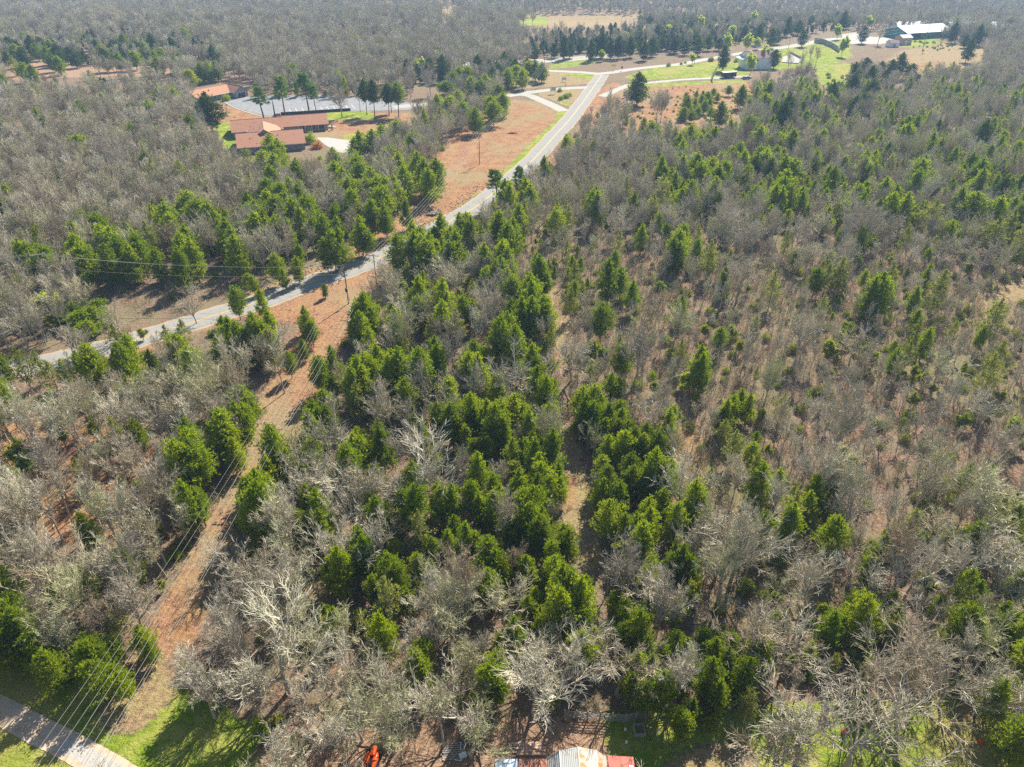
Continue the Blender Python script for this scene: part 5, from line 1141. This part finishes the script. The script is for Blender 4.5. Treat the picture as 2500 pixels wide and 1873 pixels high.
def car(p, rz, mat, lab):
    r = empty('parked_car', p, rz); tag(r, lab, 'car'); mb = MB()
    prof = [(-2.25, .35), (-2.3, .8), (-1.5, .98), (-.8, 1.45), (.9, 1.48), (1.6, 1.0), (2.25, .92), (2.3, .35)]
    k = len(prof); mb.v = [(x, -.85, z) for x, z in prof] + [(x, .85, z) for x, z in prof]; mb.f = [tuple(range(k)), tuple(range(k, 2 * k))[::-1]] + [(i, k + i, k + (i + 1) % k, (i + 1) % k) for i in range(k)]
    mb.build('body', M[mat], r); g_ = MB(); g_.box(-.75, .95, -.87, .87, 1.02, 1.38); g_.build('window', M['glass'], r)
    for x in (-1.45, 1.45):
        for y_ in (-.92, .74):
            w_ = MB(); w_.tube([(x, y_, .33), (x, y_ + .18, .33)], [.33, .33], 12); w_.build('wheel', M['rubber'], r)
car(PG(2192, 96), .5, 'blue_paint', 'blue car parked beside the pinkish shed')

# ---- rock outcrops and rocks beside the paved road
def rock(px, py, rx, ry, rz_, lab=None, seed=1, name='rock', grp=None, mat='rock'):
    g4 = random.Random(seed); bm = bmesh.new(); bmesh.ops.create_icosphere(bm, subdivisions=3, radius=1)
    for v_ in bm.verts:
        n_ = mnoise.noise(v_.co * 1.7 + Vector((seed, 0, 0))) * .5 + mnoise.noise(v_.co * 4.5 + Vector((0, seed, 0))) * .25; v_.co *= 1 + n_; v_.co.x *= rx; v_.co.y *= ry; v_.co.z = max(v_.co.z * rz_, -.3)
    me = bpy.data.meshes.new(name); bm.to_mesh(me); bm.free(); me.materials.append(M[mat]); o = link(bpy.data.objects.new(name, me)); o.location = PG(px, py); o.rotation_euler = (0, 0, g4.uniform(0, 3)); return tag(o, lab, 'rock', grp)
rock(1060, 524, 3.0, 1.3, 1.0, 'largest dark rock outcrop on the bank beside the paved road', 3); rock(1072, 519, 1.4, .9, 1.0, 'block at the upper end of the largest outcrop', 5)
rock(1010, 556, 2.2, .9, .6, 'flat grey rock outcrop lower down the roadside bank', 8); rock(1024, 550, 1.8, .8, .5, 'grey rock between the two roadside outcrops', 9); rock(1000, 562, 1.4, .8, .5, 'small grey rock at the low end of the roadside bank', 12)
g5 = random.Random(3); mb = MB()
for k in range(900):
    px, py = g5.uniform(640, 1230), 0; yr = roady(px); py = yr - g5.uniform(14, 42) * (1 if px < 1000 else 1.0)
    q = PG(px, py); s_ = g5.uniform(.08, .32); kx = len(mb.v)
    mb.v += [(q.x + s_ * a + g5.uniform(-.05, .05), q.y + s_ * b, s_ * c * .8) for a, b, c in ((-1, -.7, -.3), (1, -.8, -.3), (.8, .9, -.3), (-.9, .7, -.3), (-.6, -.4, .8), (.7, -.5, .6), (.5, .6, .9), (-.5, .5, .7))]
    for f in ((4, 5, 6, 7), (0, 1, 5, 4), (1, 2, 6, 5), (2, 3, 7, 6), (3, 0, 4, 7)): mb.f.append(tuple(kx + i for i in f))
tag(mb.build('loose_stones', M['rock']), 'loose brown stones strewn along the bank above the road', 'stones', kind='stuff')
def log(px0, py0, px1, py1, r_, mat, lab, name='fallen_log', cat='log'):
    a, b = PG(px0, py0), PG(px1, py1); mb = MB(); m_ = a.lerp(b, .5); mb.tube([a + Vector((0, 0, r_)), m_ + Vector((.1, .1, r_ * 1.1)), b + Vector((0, 0, r_ * .9))], [r_, r_ * .9, r_ * .7], 7); return tag(mb.build(name, M[mat]), lab, cat)
log(855, 750, 851, 786, .16, 'trim_white', 'long white pipe lying upright to the slope in the orange strip', 'white_pipe', 'pipe')
log(886, 726, 912, 719, .14, 'wood_grey', 'first of two grey logs side by side near the crossarm pole'); log(890, 729, 916, 722, .12, 'wood_grey', 'second of two grey logs side by side near the crossarm pole')
log(1005, 150, 1030, 149, .2, 'rust_red', 'short log on the far tan lawn') if False else None
log(130, 1290, 134, 1262, .12, 'lumber', 'pale snapped stem standing out on the red leafy slope')

# ---- yard at the bottom of the picture: sheds, lumber, fence, frame, machine
A = P(1411, 1823, 4.6); gs = empty('barrel_roof_shed', (A.x, 33.0, 0), 0.0); tag(gs, 'shed with faceted rusty white metal roof beside the red roof', 'shed')
prof = [(-3.4, 2.4), (-2.0, 3.9), (0, 4.6), (2.0, 4.0), (3.2, 2.7)]; yb_ = A.y - 33.0
for i, mt in zip(range(4), ('rust_grey', 'rust_grey', 'rust_white', 'rust_white')):
    (x0, z0), (x1, z1) = prof[i], prof[i + 1]; mb = MB()
    for j in range(4): mb.slab([(x0 + .01, yb_ * j / 4 + .015, z0 + .004 * (j % 2)), (x1 - .01, yb_ * j / 4 + .015, z1 + .004 * (j % 2)), (x1 - .01, yb_ * (j + 1) / 4 - .015, z1 + .004 * (j % 2)), (x0 + .01, yb_ * (j + 1) / 4 - .015, z0 + .004 * (j % 2))], .05)
    mb.build('roof_panel', M[mt], gs)
mb = MB(); mb.v = [(x * .97, yb_ - .2, z - .09) for x, z in prof] + [(3.1, yb_ - .2, -.1), (-3.3, yb_ - .2, -.1)]; mb.f = [tuple(range(7))]; k = 7; mb.v += [(x * .97, .2, z - .09) for x, z in prof] + [(3.1, .2, -.1), (-3.3, .2, -.1)]; mb.f.append(tuple(range(7, 14))[::-1]); mb.f += [(5, 4, 11, 12), (6, 13, 7, 0)]
mb.build('wall', M['wood_grey'], gs)
mb = MB()
for x, z in (prof[1], prof[2], prof[3]): mb.tube([(x, 0.0, z + .03), (x, yb_, z + .03)], .045, 5)
mb.build('seam_trim', M['trim_white'], gs)
A = P(1482, 1845, 2.3); rs = empty('lean_to', (A.x + .05, 34.0, 0), 0); tag(rs, 'flat red metal roof adjoining the rusty shed', 'lean-to'); L_ = P(1546, 1851, 2.2).x - A.x; D_ = A.y - 34
mb = MB(); mb.slab([(0, 0, 2.35), (L_, 0, 2.05), (L_, D_, 2.05), (0, D_, 2.35)], .06); mb.build('roof', M['red_paint'], rs)
mb = MB(); [mb.box(x, x + .12, y_, y_ + .12, -.1, 2.02) for x, y_ in ((.1, .1), (L_ - .3, .1), (.1, D_ - .3), (L_ - .3, D_ - .3))]; mb.build('post', M['wood_grey'], rs)
mb = MB(); mb.box(L_ - .6, L_ - .15, D_ - 1.9, D_ - 1.0, 2.14, 2.18); mb.build('white_patch', M['trim_white'], rs)
x_ = P(1208, 1853, 2.4).x; yf = P(1208, 1853, 2.4).y
for nm, a0, a1, z_, mt, lab in (('blue', 1209, 1264, 2.4, 'rust_blue', 'pale blue weathered metal roof, first in the row by the lumber'), ('rusty', 1266, 1304, 2.3, 'rust_red', 'rust-brown metal roof between the blue and the streaky one'), ('rusty2', 1305, 1342, 2.5, 'rust_red', 'streaky red and white metal roof against the rusty shed')):
    a, b = P(a0, 1853, z_), P(a1, 1853, z_); r = empty('low_shed', (a.x, 35.5, 0), 0); tag(r, lab, 'shed'); L_ = b.x - a.x - .04; D_ = a.y - 35.5
    mb = MB(); mb.slab([(0, 0, z_ - .2), (L_, 0, z_ - .2), (L_, D_, z_), (0, D_, z_)], .06); mb.build('roof', M[mt], r)
    mb = MB(); mb.box(.08, L_ - .08, .1, D_ - .15, -.1, z_ - .3); mb.build('wall', M['wood_grey'], r)
lp = empty('lumber_stack', PG(1295, 1846), .03); tag(lp, 'stack of pale pink-brown boards behind the low metal roofs', 'lumber')
for k in range(9):
    mb = MB(); y_ = (k % 5) * .34; z_ = .04 + (k // 5) * .16; o_ = random.Random(k).uniform(-.4, .4); mb.box(-1.7 + o_, 1.6 + o_ * .6, y_, y_ + .26, z_, z_ + .12); mb.build('board', M['lumber'], lp)
# rail fence: panels of five rails between posts
fp = [PG(1378, 1752), PG(1406, 1755), PG(1434, 1757), PG(1464, 1758), PG(1494, 1761), PG(1527, 1763), PG(1553, 1757), PG(1582, 1750), PG(1612, 1741), PG(1640, 1735)]
fe = empty('rail_fence', fp[0], 0); tag(fe, 'grey rail fence with thin rails along the wood edge', 'fence')
for i, (a, b) in enumerate(zip(fp[:-1], fp[1:])):
    la, lb = a - fp[0], b - fp[0]; q = MB(); q.box(la.x - .07, la.x + .07, la.y - .07, la.y + .07, -.2, 1.75); q.build('post', M['wood_grey'], fe)
    q = MB()
    for z in (.3, .62, .94, 1.26, 1.55): q.tube([la + Vector((0, -.1, z)), lb + Vector((0, -.1, z + .02 * (i % 2)))], .045, 4)
    q.build('rail_panel', M['wood_grey'], fe)
fq = empty('square_frame', PG(1560, 1786), .05); tag(fq, 'low square dark timber frame lying on the grass', 'frame')
for x0, x1, y0, y1 in ((-.65, .65, -.7, -.58), (-.65, .65, .58, .7), (-.65, -.53, -.57, .57), (.53, .65, -.57, .57)): q = MB(); q.box(x0, x1, y0, y1, 0, .55); q.build('board', M['wood_grey'], fq)
for px, py, lab in ((1526, 1783, 'small white bucket on shaded grass near the square frame'), (1529, 1815, 'small white bucket on sunlit grass below the square frame')):
    q = MB(); q.tube([(0, 0, 0), (0, 0, .3), (0, 0, .34)], [.12, .15, .15], 10); o = q.build('bucket', M['trim_white']); o.location = PG(px, py); tag(o, lab, 'bucket')
# orange-red machine
mc = empty('garden_tractor', PG(906, 1872), -.15); tag(mc, 'orange-red tractor with dark centre under the bare trees', 'tractor')
for x in (-.5, .5):
    bm = bmesh.new(); bmesh.ops.create_icosphere(bm, subdivisions=3, radius=1)
    for v_ in bm.verts: v_.co = Vector((v_.co.x * .34 + x, v_.co.y * 1.05 + .1, v_.co.z * .32 + 1.05))
    me = bpy.data.meshes.new('fender'); bm.to_mesh(me); bm.free(); me.materials.append(M['orange_paint']); me.polygons.foreach_set('use_smooth', [True] * len(me.polygons)); link(bpy.data.objects.new('fender', me), mc)
q = MB(); q.box(-.3, .3, .7, 1.75, .45, 1.25); q.build('hood', M['orange_paint'], mc); q = MB(); q.box(-.24, .24, -.4, .3, .7, 1.0); q.box(-.24, .24, -.55, -.41, .8, 1.5); q.build('seat', M['black'], mc)
for x in (-.75, .75):
    for y_, r_ in ((-.1, .6), (1.4, .38)): q = MB(); q.tube([(x - .14, y_, r_), (x + .14, y_, r_)], [r_, r_], 14); q.build('wheel', M['rubber'], mc)
q = MB(); q.box(-.55, .45, -1.5, -1.2, .35, .65); q.build('weight_box', M['trim_white'], mc)
# pallet and pipes beside it
pr = empty('pallet', PG(1108, 1856), .08); tag(pr, 'grey slatted pallet with bent white pipes under the bare trees', 'pallet')
for k in range(8): q = MB(); q.box(-1.3, 1.3, k * .26, k * .26 + .15, .14, .17); q.build('slat', M['wood_grey'], pr)
q = MB(); q.box(-1.3, -1.15, 0, 2, 0, .138); q.box(1.15, 1.3, 0, 2, 0, .138); q.build('runner', M['wood_grey'], pr)
q = MB(); q.tube([(.1, -.1, .28), (.9, -.3, .28), (1.0, .9, .28), (.8, 1.1, .28), (.85, 1.9, .28)], .05, 6); q.build('pipe', M['trim_white'], pr)
bx_ = empty('white_box', PG(1130, 1848), .4); tag(bx_, 'small whitish box beside the slatted pallet', 'box'); q = MB(); q.box(-.4, .4, -.25, .25, 0, .4); q.build('body', M['wall_white'], bx_); q = MB(); q.box(-.43, .43, -.28, .28, .4, .46); q.build('lid', M['trim_white'], bx_)
q = MB(); a, b = PG(1118, 1800), PG(1176, 1870); q.tube([a + Vector((0, 0, .4)), a.lerp(b, .3) + Vector((.4, .2, .35)), a.lerp(b, .7) + Vector((.5, .3, .3)), b + Vector((0, 0, .2))], [.16, .15, .12, .08], 7); tag(q.build('fallen_log', M['bark_dark']), 'dark curved fallen branch with torn orange end beside the pallet', 'log')
# feeder post, orange ball, stump, red barrel
q = empty('feeder_post', PG(2378, 1754), 0); tag(q, 'dark post with white top standing on the lawn', 'post'); m_ = MB(); m_.tube([(0, 0, -.2), (0, 0, 1.5)], [.12, .12], 7); m_.build('post', M['dark_wall'], q); m_ = MB(); m_.tube([(0, 0, 1.5), (0, 0, 1.75), (0, 0, 2.0)], [.22, .26, .08], 8); m_.build('white_top', M['trim_white'], q)
m_ = MB(); m_.tube([(0, 0, 0), (0, 0, .1), (0, 0, .45), (0, 0, .55)], [.15, .27, .25, .1], 10); o = m_.build('orange_bucket', M['orange_paint']); o.location = PG(2393, 1813); tag(o, 'small orange-red bucket on the lawn in tree shade', 'bucket')
m_ = MB(); m_.tube([(0, 0, 0), (0, 0, .1), (0, 0, .4), (0, 0, .5)], [.2, .3, .28, .1], 10); o = m_.build('red_bucket', M['sign_red']); o.location = PG(2059, 1790); tag(o, 'dark red bucket at the foot of a bare tree on the lawn', 'bucket')
m_ = MB(); m_.tube([(0, 0, -.2), (.05, 0, .8), (.12, .05, 1.3)], [.2, .17, .1], 7); o = m_.build('tree_stump', M['bark_dark']); o.location = PG(1704, 1878); tag(o, 'dark upright stump on the dry grass at the bottom of the picture', 'stump')

# ================================================================== haze
hz = MB(); hz.box(-2700, 2700, -60, 4400, -17, 150); me = hz.mesh('haze', M['black']); me.materials.clear()
hm = bpy.data.materials.new('haze'); hm.use_nodes = True; n = hm.node_tree.nodes; n.clear(); out = n.new('ShaderNodeOutputMaterial'); pv = n.new('ShaderNodeVolumePrincipled')
pv.inputs['Color'].default_value = (.40, .64, 1.0, 1); pv.inputs['Density'].default_value = 0.0002; pv.inputs['Anisotropy'].default_value = .2
hm.node_tree.links.new(pv.outputs[0], out.inputs['Volume']); me.materials.append(hm); o = link(bpy.data.objects.new('haze', me)); tag(o, 'pale blue air', 'haze', kind='stuff')
